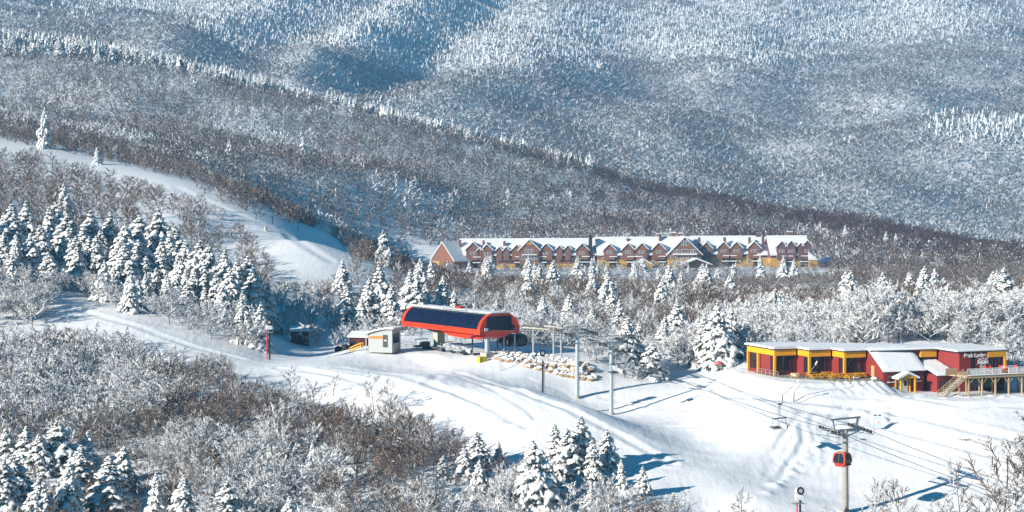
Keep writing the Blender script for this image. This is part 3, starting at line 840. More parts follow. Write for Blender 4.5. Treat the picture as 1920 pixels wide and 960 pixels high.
# frosted trees between the dense stand and the cat track
TRK = ([100,150,250,350,450,500],[548,564,586,622,652,668])
rr0 = np.random.default_rng(47); fp, fd = [], []
for i in range(560):
    q = rr0.uniform(-40, 505); yy = np.interp(q, *TRK) + (2 if q > 200 else 0) - abs(rr0.normal()) * 22
    if q < 95: yy = rr0.uniform(525, 585)
    fp.append(q); fd.append(hit(q, yy, 400))
fp = np.array(fp); fd = np.array(fd); kk_ = [i for i in thin(fp, fd, 2.6) if free(fp[i:i+1], fd[i:i+1], -1.2)[0]]
for i in range(20):
    q, yy = rr0.uniform(-35, 88), rr0.uniform(552, 612)
    tree('f', q, hit(q, yy, 400), rr0.uniform(4.5, 7.5), 'white hoar-frosted tree at the far end of the cat track by the frame edge', 'frosted trees at the far end of the cat track', 1.3, int(rr0.integers(8)))
for i in kk_[:72]:
    if rr0.random() < 0.22:
        tree('s', fp[i], fd[i], rr0.uniform(6, 11), 'smaller snow-laden spruce in front of the dense stand by the cat track', 'smaller spruces in front of the dense stand', 1.15)
    else:
        tree('f', fp[i], fd[i], rr0.uniform(4, 7.0), 'white hoar-frosted tree between the dense stand and the cat track', 'frosted trees between dense stand and cat track', 1.3, int(rr0.integers(8)))
# ------------------------------------------------------------------ frosted belt behind station and lodge
cand = []
px, d, r = scatter(9000, 470, 2060, 425, 640, 51)
gy = ground_py(px, d); x = (px - CX) * d / F
ok = free(px, d, -0.8) & ~built(px, d)
ok &= ~((px < 690) & (d < 462)) & ~((px > 1210) & (px < 1440) & (d < 436)) & ~((px > 640) & (px < 1210) & (d < 452)) & ~((px < 500) & (d < 470))
ok &= ~inside(PISTE, px, gy)
px, d = px[ok], d[ok]
k = thin(px, d, 4.0); px, d = px[k], d[k]
rank = np.argsort(d + r.uniform(0, 30, len(d)))
NEAR = 60
for n, i in enumerate(rank):
    h = r.uniform(7.5, 11.5) if px[i] > 1600 else r.uniform(6.0, 9.0) if px[i] > 1240 else r.uniform(4.0, 7.0)
    if px[i] > 1220 and px[i] < 1400: h *= 0.9
    white = d[i] < 505 + 45 * math.sin(px[i] / 70.0)
    if n < NEAR:
        zone = 'beside the shaded cabin' if px[i] < 700 else ('behind the lift terminal' if px[i] < 1010 else ('behind the lift towers' if px[i] < 1240 else 'behind the red lodge'))
        a = 'rounded hoar-white tree'
        tree('f', px[i], d[i], h, a + ' ' + zone, a + 's ' + zone, RND.uniform(1.1, 1.45), int([0, 2, 4, 5, 7, 1][r.integers(6)]))
    else:
        REST.append((px[i], d[i], h, 'f' if white or r.random() < 0.15 else 'b'))
print('rest so far', len(REST), 'near frosted', NEAR)

rt = np.random.default_rng(66)
for i in range(22):
    q, e = rt.uniform(1098, 1236), rt.uniform(414, 432)
    if abs(q - 1146) < 9 and e < 418: continue
    tree('f', q, e, rt.uniform(3.0, 6.0), 'white frosted bush tree in the thicket behind the two lift towers', 'frosted bushes in the thicket behind the two lift towers', 1.35, int([0, 2, 4, 5, 7][rt.integers(5)]))
for i in range(10):
    x_, y_ = lodge_xy(rt.uniform(40.5, 52), rt.uniform(4, 24)); q, e = CX + x_ * F / y_, y_
    tree('f', q, e, rt.uniform(4.5, 7.5), 'white frosted tree behind the end wall of the lodge beyond the deck', 'frosted trees behind the end wall of the lodge', 1.4, int([0, 2, 4, 5, 7][rt.integers(5)]))
for i in range(12):
    q, e = rt.uniform(1262, 1400), rt.uniform(431, 442)
    tree('f', q, e, rt.uniform(5, 8.5), 'white frosted tree around the big free-standing spruce', 'frosted trees around the big free-standing spruce', 1.35, int([0, 2, 4, 5, 7][rt.integers(5)]))
for i in range(10):
    q, e = rt.uniform(985, 1100), rt.uniform(446, 460)
    tree('f', q, e, rt.uniform(5, 8), 'white frosted tree behind the overhead parking rail', 'frosted trees behind the overhead parking rail', 1.3, int([0, 2, 4, 5, 7][rt.integers(5)]))
# ------------------------------------------------------------------ the hill woods as a mass
L1B = [bare(400 + k, 1.0, 0.42, [0.06, 0.2, 0.12, 0.28, 0.04][k], 0.011, 9, 6, 5, 2) for k in range(5)]
L1F = [bare(420 + k, 1.0, 0.46, [0.93, 0.86, 0.96, 0.9, 0.8][k], 0.0138, 10, 6, 5, 3) for k in range(5)]
def joined(pair):
    (v0, t0, m0), (v1, t1, m1) = pair[0].arr(), pair[1].arr()
    return np.concatenate([v0, v1]), np.concatenate([t0, t1 + len(v0)]), np.concatenate([m0 * 0 + 2, m1])
L1 = [joined(p) for p in L1B] + [joined(p) for p in L1F]
L2B = [joined(bare(440 + k, 1.0, 0.40, [0.12, 0.24, 0.3, 0.06, 0.2, 0.16][k], 0.021, 8, 4, 2, 1)) for k in range(6)]
L2F = [joined(bare(460 + k, 1.0, 0.44, 0.8, 0.024, 7, 4, 2, 1)) for k in range(4)]
L2 = L2B + L2F
mats = [MT['attr']['twig'], MT['attr']['frost'], MT['attr']['bark']]

# far side of the belt, valley in front of the hotel, slope above the stand
rl = np.random.default_rng(67)
for i in range(60):
    q, e = rl.uniform(1440, 2000), rl.uniform(428, 452)
    if not built(np.array([q]), np.array([e]))[0]: REST.append((q, e, rl.uniform(2.5, 5.0), 'f'))
def wood(name, A, rg, label):
    A = np.array(A, float)
    which = np.where(A[:, 3] == 1, 5 + rg.integers(0, 5, len(A)), rg.integers(0, 5, len(A)))
    pos = np.stack([(A[:, 0] - CX) * A[:, 1] / F, A[:, 1], ground(A[:, 0], A[:, 1])], -1)
    wd = rg.uniform(0.95, 1.3, len(A))
    o = merge(name, L1, pos, np.stack([A[:, 2] * wd, A[:, 2]], -1), rg.uniform(0, 6.28, len(A)), which, mats, rg.random(len(A)), [(0, 1, 2)] * 10)
    return tag(o, label, 'wood', kind='stuff')
wood('lower_thicket', [(p, dd, h, {'b': 0, 'f': 1}[kk]) for p, dd, h, kk in REST if dd < 420], rl, 'tangled frosted and brown brush filling the lower slope')
rows = [(p, dd, h, {'b': 0, 'f': 1}[kk]) for p, dd, h, kk in REST if dd >= 420]
px, d, r = scatter(27000, -160, 2080, 540, 1142, 61)
gy = ground_py(px, d); x = (px - CX) * d / F
dens = np.where((px < 560) & (d < 760), 0.3, 1.0)
ok = free(px, d, 0) & ~inside(PISTE, px, gy) & ~((px < 540) & (d < 545)) & ~((px > 470) & (d < 640)) & (r.random(len(px)) < dens)
ok &= ~((px > 745) & (px < 1560) & (d > 1122 + (px - 850) * 0.03))
ok &= ~(inside([(1450,530),(1470,535),(1600,550),(1600,562),(1450,546)], px, gy) & (d > 780))
px, d = px[ok], d[ok]; k = thin(px, d, 4.6); px, d = px[k], d[k]
ft = waves((px - CX) * d / F, d, 60, 1, 10, 62)
for i in range(len(px)):
    rows.append((px[i], d[i], r.uniform(5.5, 9.5) if not (740 < px[i] < 1560 and d[i] > 780) else r.uniform(3.5, 6.0), 1 if ft[i] + r.normal() * 0.7 > (1.9 if d[i] > 640 else 1.3) else 0))
o = wood('valley_wood', rows, r, 'grey leafless wood filling the valley between the lodge and the hotel')
print('valley wood', len(rows), len(o.data.polygons))

# hillside behind the hotel up to the near ridge
px, d, r = scatter(90000, -180, 2100, 1090, 1960, 71)
gy = ground_py(px, d)
ok = ~inside(PISTE, px, gy) & ~((px > 760) & (px < 1560) & (d < 1195)) & free(px, d, 0)
px, d = px[ok], d[ok]; k = thin(px, d, 5.3); px, d = px[k], d[k]
n = len(px); x = (px - CX) * d / F
RIDGE = [(-400,1850),(0,1800),(200,1780),(400,1750),(640,1700),(850,1650),(1040,1600),(1300,1550),(1560,1500),(1800,1440),(1920,1400),(2300,1350)]
rd = np.interp(px, [p[0] for p in RIDGE], [p[1] for p in RIDGE])
ft = waves(x, d, 130, 1, 12, 72) + 0.6 * waves(x, d, 35, 1, 12, 73) + r.normal(size=n) * 0.6
fro = np.interp(px, [0, 700, 1300, 1900], [0.3, -0.05, -0.5, -1.3])
fro = fro - 1.2 * np.exp(-((rd - d) / 150) ** 2) * (px > 700)
which = np.where(ft + fro > 1.15, 6 + r.integers(0, 4, n), r.integers(0, 6, n))
brown = (np.interp(px, [750, 1250, 1900], [0.0, 0.8, 1.0]) * np.exp(-((rd - d) / 260) ** 2) > r.random(n))
var = L2 + L2B; which = np.where(brown & (which < 6), 10 + which, which)
h = r.uniform(8.5, 13, n); wd = r.uniform(0.95, 1.35, n)
pos = np.stack([x, d, ground(px, d)], -1)
o = merge('hillside_wood', var, pos, np.stack([h * wd, h], -1), r.uniform(0, 6.28, n), which, mats + [MT['attr']['rtwig']], r.random(n), [(0, 1, 2)] * 10 + [(3, 3, 2)] * 6)
tag(o, 'grey-brown leafless wood covering the near hillside behind the hotel', 'wood', kind='stuff')
print('hillside wood', n, len(o.data.polygons))

# conifers along the near ridge: the biggest singly, the rest with the far mountain's
px, d, r = scatter(9000, -150, 1120, 1560, 1900, 81)
rd = np.interp(px, [p[0] for p in RIDGE], [p[1] for p in RIDGE])
off = rd - d
band = np.interp(px, [0, 250, 600, 1100], [150, 95, 60, 30])
ok = (off > -60) & (off < band * r.uniform(0.2, 1.0, len(px))) & (waves(px, px * 0, 60, 1, 8, 82) > np.interp(px, [0, 1100], [-1.6, -0.3]))
px, d = px[ok], d[ok]; k = thin(px, d, 4.2); px, d = px[k], d[k]
hh = r.uniform(10, 16, len(px)) * np.interp(px, [0, 300, 1100], [1.1, 1.0, 0.8])
print('ridge conifers', len(px))
rank = np.argsort(-hh / d); N_RIDGE = 25
for i in rank[:N_RIDGE]:
    zone = 'on the near ridge above the upper piste' if px[i] < 420 else 'strung along the falling near ridge'
    tree('s', px[i], d[i], hh[i], 'distant snow-dusted conifer ' + zone, 'distant conifers ' + zone, 1.25)
C_px, C_d, C_h = [px[rank[N_RIDGE:]]], [d[rank[N_RIDGE:]]], [hh[rank[N_RIDGE:]]]; n_mid = len(C_px[0])

# far mountain: conifers in patches over a leafless wood
px, d, r = scatter(300000, -180, 2100, 2350, 5000, 91)
x = (px - CX) * d / F; gy = ground_py(px, d)
def blob(cx, cy, rx, ry, a=1.0): return a * np.exp(-(((px - cx) / rx) ** 2 + ((gy - cy) / ry) ** 2))
pc = -0.75 + blob(700,40,260,60,1.4) + blob(950,60,200,70,1.6) + blob(1250,70,260,60,1.5) + blob(1500,40,250,50,1.1) + blob(1750,30,260,50,1.5) + blob(1450,110,90,20,0.9) + blob(300,10,300,25,1.8) + blob(500,40,120,40,0.8) + blob(850,120,120,40,0.9) + blob(560,70,200,35,0.6) + blob(1880,247,130,22,2.6) + blob(1640,262,90,9,1.3)
pc = pc + 0.40 * waves(x, d, 260, 1, 14, 92) + 0.25 * waves(x, d, 80, 1, 14, 93)
pc = pc - ((gy > 170) & (gy < 205) & (px > 1500)) * 0.8
prob = np.clip(0.02 + 0.75 * sstep(-0.3, 0.8, pc), 0.012, 0.85)
isc = r.random(len(px)) < prob
k = thin(px, d, 4.9); isc = isc[k]; px, d = px[k], d[k]
C_px.append(px[isc]); C_d.append(d[isc]); C_h.append(r.uniform(7, 13, isc.sum()))
cp, cd, ch = np.concatenate(C_px), np.concatenate(C_d), np.concatenate(C_h)
ch = np.where((cp > 1740) & (cd > 2900) & (cd < 3150), ch * 1.25, ch)
n = len(cp); pos = np.stack([(cp - CX) * cd / F, cd, ground(cp, cd)], -1)
wd = r.uniform(0.8, 1.25, n)
which = r.integers(0, 10, n); which[:n_mid] = np.where(r.random(n_mid) < .7, 10 + r.integers(0, 5, n_mid), which[:n_mid])
MIDC = []
for k in range(5):
    v_, t_, m_ = conifer(560 + k, 12.0, [.24, .28, .22, .26, .3][k], 17, 6, [1, .9, .95, 1, .85][k], 1)[1].arr()
    MIDC.append((v_ / 12.0, t_, m_))
o = merge('conifer_wood', [tiny_conifer(500 + k) for k in range(10)] + MIDC, pos, np.stack([ch * wd, ch], -1), r.uniform(0, 6.28, n), which, [MT['attr']['snow'], MT['attr']['needle']], r.random(n), [(0, 1)] * 15)
tag(o, 'snow-white conifers in patches over the far mountain', 'wood', kind='stuff')
print('far conifers', n)
bp_, bd_ = px[~isc], d[~isc]; n = len(bp_)
pos = np.stack([(bp_ - CX) * bd_ / F, bd_, ground(bp_, bd_)], -1)
ft = waves(pos[:, 0], bd_, 200, 1, 14, 94) + r.normal(size=n) * 0.5
h = r.uniform(8, 12, n); wd = r.uniform(1.0, 1.5, n)
tb = [tiny_bare(520 + k, 16, 0.075, [0.2, 0.32, 0.45, 0.58, 0.7][k % 5]) for k in range(10)]
which = np.clip((ft * 1.2 + 2.0).astype(int), 0, 4) + 5 * r.integers(0, 2, n)
o = merge('mountain_wood', tb, pos, np.stack([h * wd, h], -1), r.uniform(0, 6.28, n), which, mats, r.random(n), [(0, 1, 2)] * 10)
tag(o, 'frosted leafless wood covering the far mountain', 'wood', kind='stuff')
print('far bare', n, len(o.data.polygons))
# ------------------------------------------------------------------ the red lodge (local axes: s along the front, t towards the camera, h up)
lodge = empty('ski_lodge', LO, LTH, 'low red lodge with yellow frames and big dark windows under a flat snowy roof', 'lodge')
def L3(s, t, h): return (s, -t, h)
def lbox(mb, s0, s1, t0, t1, h0, h1, mi=0): return mb.box(s0, s1, -t1, -t0, h0, h1, mi)
def lpoly(pts): return [(s, -t) for s, t in pts]
body = [(.6,0),(.6,10.1),(5.2,10.1),(5.2,14.4),(10.1,14.4),(10.1,18.7),(14.75,18.7),(14.75,20.4),(24.5,21.0),(28.6,21.2),(28.6,28.3),(38.2,28.3),(38.2,18),(32,17),(20,10),(9,2)]
MB().prism(lpoly(body)[::-1], 'z', -2.7, 4.78).build('wall', M_red, lodge)
roof = [(-.25,-.4),(-.25,10.95),(4.7,10.95),(4.7,15.25),(9.55,15.25),(9.55,19.55),(14.5,19.55),(14.6,20.6),(24.4,21.7),(28.1,21.9),(28.1,28.5),(38.75,28.5),(38.75,17.5),(32.2,16.4),(20.2,9.4),(9,1.3)]
rf = MB().prism(lpoly(roof)[::-1], 'z', 4.80, 5.0).build('roof', M_dgrey, lodge)
def inset(poly, k):
    cx = sum(p[0] for p in poly) / len(poly); cy = sum(p[1] for p in poly) / len(poly)
    return [(cx + (p[0] - cx) * k, cy + (p[1] - cy) * k) for p in poly]
sb = MB(); rp = lpoly(roof)[::-1]; n = len(rp); q = inset(rp, 0.985)
sb.add([(p[0], p[1], 5.003) for p in rp] + [(p[0], p[1], 5.22) for p in rp] + [(p[0], p[1], 5.34) for p in q],
       [(i, (i + 1) % n, n + (i + 1) % n, n + i) for i in range(n)] + [(n + i, n + (i + 1) % n, 2 * n + (i + 1) % n, 2 * n + i) for i in range(n)] + [tuple(range(2 * n, 3 * n))])
sb.build('roof_snow', M_snow_roof, rf)
# fascia boards and columns in golden paint
def fascia(s0, s1, t0, t1, h0=3.72, h1=4.78): lbox(MB(), s0, s1, t0, t1, h0, h1).build('fascia', M_yel, lodge)
def column(s, t, h0=-.3, h1=3.72, w=.42): lbox(MB(), s - w / 2, s + w / 2, t - w / 2, t + w / 2, h0, h1).build('column', M_yel, lodge)
def window_front(s0, s1, t, h0, h1, n, mull=.09):
    mb = MB(); fr = .1
    lbox(mb, s0, s1, t, t + .07, h0, h0 + fr); lbox(mb, s0, s1, t, t + .07, h1 - fr, h1)
    for i in range(n + 1):
        c = s0 + fr / 2 + (s1 - s0 - fr) * i / n
        lbox(mb, c - mull / 2, c + mull / 2, t, t + .073, h0 + fr, h1 - fr)
    f = mb.build('window', M_mull, lodge)
    lbox(MB(), s0 + .02, s1 - .02, t + .004, t + .03, h0 + .02, h1 - .02).build('pane', M_glass, f)
    return f
def window_side(s, t0, t1, h0, h1, n):
    mb = MB(); fr = .1
    mb.box(s - .07, s, -t1, -t0, h0, h0 + fr); mb.box(s - .07, s, -t1, -t0, h1 - fr, h1)
    for i in range(n + 1):
        c = t0 + fr / 2 + (t1 - t0 - fr) * i / n
        mb.box(s - .073, s, -c - .05, -c + .05, h0 + fr, h1 - fr)
    f = mb.build('window', M_mull, lodge)
    MB().box(s - .03, s - .004, -t1 + .02, -t0 - .02, h0 + .02, h1 - .02).build('pane', M_glass, f)
for i in range(3):
    s0, t0 = 4.88 * i, 10.7 + 4.3 * i
    fascia(s0 + .02, s0 + 4.6, t0 - .32, t0)
    column(s0 + .21, t0 - .21)
    window_front(s0 + .75, s0 + 4.7, t0 - .6, .55, 3.70, 4)
    # side of each step, facing the sun
    if i:
        fascia(s0 + .02, s0 + .3, t0 - 4.2, t0 - .33)
        window_side(s0 + .32, t0 - 2.4, t0 - .75, .5, 3.6, 2)
fascia(.02, .3, .1, 10.37)
column(.21, 4.2); column(.21, .25)
window_side(.6, .5, 3.9, .6, 3.6, 3); window_side(.6, 8.2, 10.0, .5, 3.6, 2)
# the wing with the long sloping snow roof
lbox(MB(), 14.8, 23.4, 20.41, 24.6, -2.7, 1.5).build('wing_wall', M_red, lodge)
for s in (14.80, 23.2): MB().prism([(-20.0, 1.5), (-24.6, 1.5), (-20.0, 4.9)], 'x', s, s + .2).build('wing_gable', M_red, lodge)
def slope_roof(s0, s1, t0, h0, t1, h1, name):
    dt, dh = t1 - t0, h1 - h0
    sl = MB().prism([(-t0, h0), (-t1, h1), (-t1, h1 + .16), (-t0, h0 + .16)], 'x', s0, s1).build(name, M_dgrey, lodge)
    mb = MB(); N, K = 14, 10; vs = []
    for j in range(K + 1):
        f = j / K
        for i in range(N + 1):
            e = min(i, N - i, K - j + 0) / 1.0
            hgt = .19 + .30 * min(1, e * 0.7 + .25) + .05 * math.sin(i * 1.7 + j * 2.1)
            vs.append((s0 + (s1 - s0) * i / N, -(t0 + dt * f), h0 + dh * f + hgt))
    for j in range(K):
        pass
    fs = [(j * (N + 1) + i, (j + 1) * (N + 1) + i, (j + 1) * (N + 1) + i + 1, j * (N + 1) + i + 1) for j in range(K) for i in range(N)]
    mb.add(vs, fs)
    b = len(vs); low = [(v[0], v[1], v[2] - 0.30) for v in vs[K * (N + 1):]]
    mb.add(vs[K * (N + 1):] + [(v[0], v[1], h1 + .163) for v in vs[K * (N + 1):]], [(i, N + 1 + i, N + 2 + i, i + 1) for i in range(N)])
    for i in (0, N):
        col = [vs[j * (N + 1) + i] for j in range(K + 1)]; bot = [(s0 + (s1 - s0) * i / N, -(t0 + dt * j / K), h0 + dh * j / K + .163) for j in range(K + 1)]
        mb.add(col + bot, [(j, j + 1, K + 2 + j, K + 1 + j) if i else (j, K + 1 + j, K + 2 + j, j + 1) for j in range(K)])
    mb.build('roof_snow', M_snow_roof, sl, True)
slope_roof(14.5, 23.7, 19.6, 5.02, 25.1, 1.32, 'wing_roof')
# yellow side door in the wing's flank
dm = MB(); dm.box(14.70, 14.8, -21.6, -20.6, -.1, 2.3); sd_ = dm.build('side_door', M_yel, lodge)
MB().box(14.66, 14.70, -21.45, -20.75, .0, 2.15).build('door_leaf', M_wood, sd_)
for s in (15.8, 21.4):
    f = window_front(s, s + 1.3, 24.6, -.35, .95, 1)
    lbox(MB(), s - .1, s + 1.4, 24.6, 24.75, -.55, -.36).build('sill', M_white, f)
# porch
po = MB()
for s in (17.35, 20.35): lbox(po, s - .14, s + .14, 26.3, 26.6, -2.6, .35)
po.prism([(17.0, .35), (20.7, .35), (18.85, 1.1)], 'y', -26.6, -26.45)
for s in (17.35, 20.35): lbox(po, s - .12, s + .12, 24.6, 24.85, -2.6, .35)
lbox(po, 17.6, 20.1, 24.61, 24.66, -2.5, .2)
porch = po.build('porch', M_yel, lodge)
sp = MB()
for a, b in ((16.6, 18.85), (18.85, 21.1)):
    lo, hi = (.22, 1.22)
    za, zb = (lo, hi) if a < 18 else (hi, lo)
    sp.add([(a, -26.85, za), (b, -26.85, zb), (b, -24.62, zb), (a, -24.62, za), (a, -26.85, za + .38), (b, -26.85, zb + .38), (b, -24.62, zb + .38), (a, -24.62, za + .38)], [(0,3,2,1),(4,5,6,7),(0,1,5,4),(1,2,6,5),(2,3,7,6),(3,0,4,7)])
sp.build('porch_roof', M_snow_roof, porch)
for s in (17.85, 18.87):
    dl = lbox(MB(), s, s + .98, 24.68, 24.74, -2.35, -.1).build('door', mat('door_grey', (.55, .6, .66), .5), lodge)
    lbox(MB(), s + .18, s + .8, 24.741, 24.76, -1.2, -.25).build('door_glass', M_glass, dl)
lbox(MB(), 17.2, 20.5, 24.7, 27.2, -2.85, -2.48).build('porch_step', M_conc, lodge)
# clerestory and second lean-to
lbox(MB(), 24.7, 28.1, 21.1, 21.62, 3.55, 4.78).build('fascia', M_yel, lodge)
window_front(24.9, 28.0, 21.2, 2.75, 3.5, 4)
lbox(MB(), 24.2, 28.55, 21.3, 27.7, -2.7, .85).build('lower_wall', M_red, lodge)
slope_roof(23.75, 28.55, 21.4, 2.55, 28.4, .62, 'lower_roof')
window_front(24.5, 28.4, 27.7, -2.3, -.15, 5)
# sign wall
for s0, s1, h0, h1, n in ((30.9, 32.2, 1.6, 4.1, 1), (34.9, 38.0, 1.55, 3.75, 4)): window_front(s0, s1, 28.3, h0, h1, n)
lbox(MB(), 34.7, 38.6, 28.32, 28.47, 3.78, 4.78).build('fascia', M_yel, lodge)
lbox(MB(), 38.2, 38.6, 28.32, 28.62, 1.2, 3.78).build('column', M_yel, lodge)
dr = lbox(MB(), 33.1, 34.2, 28.3, 28.38, 1.3, 3.3).build('upper_door', mat('sage_door', (.42, .44, .34), .6), lodge)
lbox(MB(), 33.4, 33.9, 28.381, 28.40, 2.35, 2.95).build('door_glass', M_glass, dr)
for s in (30.2, 33.2, 36.2): window_front(s, s + 2.7, 28.3, -2.3, .6, 3)
tc = bpy.data.curves.new('sign_text', 'FONT'); tc.body = 'Peak Lodge'; tc.size = 1.12; tc.extrude = .03; tc.offset = .035
tc.space_character = 1.0
to = bpy.data.objects.new('sign_text', tc); COL.objects.link(to); bpy.context.view_layer.update()
dgx = bpy.context.evaluated_depsgraph_get(); tme = bpy.data.meshes.new_from_object(to.evaluated_get(dgx)); bpy.data.objects.remove(to)
tme.name = 'sign_lettering'; tme.materials.clear(); tme.materials.append(M_white)
to = bpy.data.objects.new('sign_lettering', tme); COL.objects.link(to); to.parent = lodge
xs = [v.co.x for v in tme.vertices]; k = 4.75 / (max(xs) - min(xs))
to.scale = (k, k, k); to.rotation_euler = (math.radians(90), 0, 0); to.location = (29.55, -28.36, 3.92)
# emblem under the lettering: crossed skis behind a white mountain dome
em = MB()
em.prism([(33.65 + 1.15 * math.cos(a), 3.0 + .62 * math.sin(a)) for a in [i * math.pi / 12 for i in range(25)]][:13] + [(32.5, 2.95), (32.75, 2.72), (33.2, 2.6), (33.65, 2.56), (34.1, 2.6), (34.55, 2.72), (34.8, 2.95)], 'y', -28.44, -28.37)
for a, b in (((32.3, 2.55), (34.95, 3.8)), ((32.35, 3.8), (35.0, 2.55))):
    em.beam((a[0], -28.35, a[1]), (b[0], -28.35, b[1]), .10, .06)
emb = em.build('emblem', M_white, lodge)
e2 = MB().prism([(33.65 + .95 * math.cos(math.pi * i / 12), 3.06 + .42 * math.sin(math.pi * i / 12)) for i in range(13)] + [(33.65 + .8 * math.cos(math.pi * (12 - i) / 12), 3.06 + .26 * math.sin(math.pi * (12 - i) / 12)) for i in range(13)], 'y', -28.46, -28.441)
e2.build('emblem_arc', M_red, emb)
MB().tube((33.65, -28.46, 3.1), (33.65, -28.441, 3.1), .12, .12, 10).build('emblem_dot', M_dred, emb)
vp = MB(); vp.tube((24, -16, 5.2), (24, -16, 6.3), .09, .09, 6); vp.build('vent_pipe', M_grey, lodge)

# ------------------------------------------------------------------ terrace with picnic tables
def lw(s, t, h=0): x, y = lodge_xy(s, t); return Vector((x, y, LO.z + h))
tr = empty('terrace', LO, LTH)
tpoly = [(-1.0,4),(-1.0,14.2),(2.5,19.3),(5.2,23.4),(13.5,24.6),(14.7,24.2),(14.7,18),(9.9,18.4),(9.9,14.2),(5.0,14.2),(5.0,10),(.5,10),(.5,4)]
to_ = MB().prism(lpoly(tpoly)[::-1], 'z', -.5, .06).build('terrace_slab', mat('terrace_deck', (.30, .285, .24), .85, noise=.35, nscale=.8), tr)
tag(to_, kind='structure'); tag(tr, kind='structure')
def picnic():
    r = empty('picnic_table', (0, 0, 0))
    mb = MB()
    for i in range(5): mb.box(-.95, .95, -.38 + i * .155, -.24 + i * .155, .72, .77)
    mb.build('tabletop', M_yel, r)
    for y in (-.78, .52):
        MB().box(-.95, .95, y, y + .26, .42, .47).build('bench', M_yel, r)
    for x in (-.65, .65):
        b = MB(); b.beam((x, -.6, 0), (x, -.25, .72), .09, .09); b.beam((x, .6, 0), (x, .25, .72), .09, .09); b.beam((x + .09, -.78, .37), (x + .09, .78, .37), .08, .08)
        b.build('leg_frame', M_yel, r)
    return r
PT = [(5.3,15.2,10,'at the back under the second window bay'),(8.2,15.8,-15,'at the back beside the wall step'),(2.2,15.2,20,'on its own at the terrace edge'),(4.2,18.6,-10,'nearest the edge, below the first bay'),(6.4,18.0,15,'in the middle of the front row'),(8.6,19.0,0,'in the middle of the terrace by the third column'),(10.9,19.4,-12,'with snow on top before the third bay'),(12.2,21.0,8,'last of the row towards the wing'),(9.7,21.6,14,'in front, furthest forward of all'),(6.9,20.6,-6,'in front, half way along'),(12.9,19.4,-20,'close to the third window bay')]
pt0 = picnic()
for k, (s, t, a, lab) in enumerate(PT):
    o = pt0 if k == 0 else copy_tree(pt0)
    o.location = lw(s, t, .06); o.rotation_euler = (0, 0, LTH + math.radians(a)); o.scale = (1.15, 1.15, 1.1)
    tag(o, 'yellow picnic table ' + lab, 'picnic table', 'yellow picnic tables on the lodge terrace')
for s, t, sz, lab in ((3.6, 12.4, 1.0, 'snow heap on the terrace beside the first column'), (12.0, 20.0, .8, 'snow heap on the terrace by the third bay'), (14.0, 22.8, .7, 'small snow heap at the side door')):
    tag(MB().ico(lw(s, t, .1), (sz, sz * .8, sz * .55), 0, .18, int(s * 9), 2).build('snow_heap', M_snow_roof, None, True), lab, 'snow heap')
# railings
def railing(name, pts, h, label, group=None, mat_=None, gap=1.6):
    mat_ = mat_ or M_grey
    r = empty(name, pts[0], 0, label, 'railing', group)
    rel = [Vector(p) - Vector(pts[0]) for p in pts]
    tb = MB()
    for f in (1.0, .55): tb.path([p + Vector((0, 0, h * f)) for p in rel], .035, 5)
    tb.build('rail', mat_, r)
    for a, b in zip(rel[:-1], rel[1:]):
        n = max(1, int((b - a).length / gap))
        for i in range(n + 1):
            p = a.lerp(b, i / n); MB().tube(p - Vector((0, 0, .4)), p + Vector((0, 0, h)), .045, .045, 6).build('post', mat_, r)
    return r
railing('terrace_railing', [lw(-1, 6.0), lw(-1, 14.0)], 1.1, 'pale metal railing at the lodge corner before its red side wall')
p0 = [Vector(((q - CX) * e / F, e, float(ground(q, e)))) for q, e in ((1325, 424), (1365, 420), (1400, 414))]
railing('fence_railing', p0, 1.2, 'thin grey pipe fence in the snow between big spruce and lodge')

# ------------------------------------------------------------------ timber deck and stairs
deck = empty('timber_deck', lw(25.8, 35.2), LTH, 'raised pale timber deck on braced posts with a long stair, beside the lodge sign', 'deck')
def D(s, t, h): return (s - 25.8, -(t - 35.2), h)
FL = 1.35
b = MB(); b.box(0, 22, 0, 6.8, FL - .12, FL); b.build('floor', M_wood, deck)
b = MB(); b.box(-.02, 22, -.06, 0, FL - .5, FL - .02); b.box(-.08, -.02, 0, 6.8, FL - .5, FL - .02); b.build('rim_beam', M_wood, deck)
b = MB().box(-.05, 22, -.22, 0.05, FL + .003, FL + .17); b.build('edge_snow', M_snow_roof, deck)
for i, s in enumerate((.25, 3.1, 5.95, 8.8, 11.65, 14.5)):
    b = MB(); b.box(s - .12, s + .12, .05, .29, -2.9, FL - .5)
    if i > 0: b.beam((s, .17, -.35), (s - 1.05, .17, FL - .52), .13, .13)
    b.beam((s, .17, -.35), (s + 1.05, .17, FL - .52), .13, .13)
    b.build('post', M_wood, deck)
for s in (2.0, 4.8, 7.6, 10.4, 13.2):
    MB().box(s - .1, s + .1, 3.4, 3.6, -2.9, FL - .5).build('inner_post', M_wood, deck)
for i in range(13):
    s = i * 1.75
    MB().box(s - .06, s + .06, -.05, .07, FL + .171 - .17, FL + 1.15).build('railing_post', M_white, deck)
b = MB(); b.box(-.06, 22, -.04, .06, FL + 1.152, FL + 1.24); b.build('top_rail', M_white, deck)
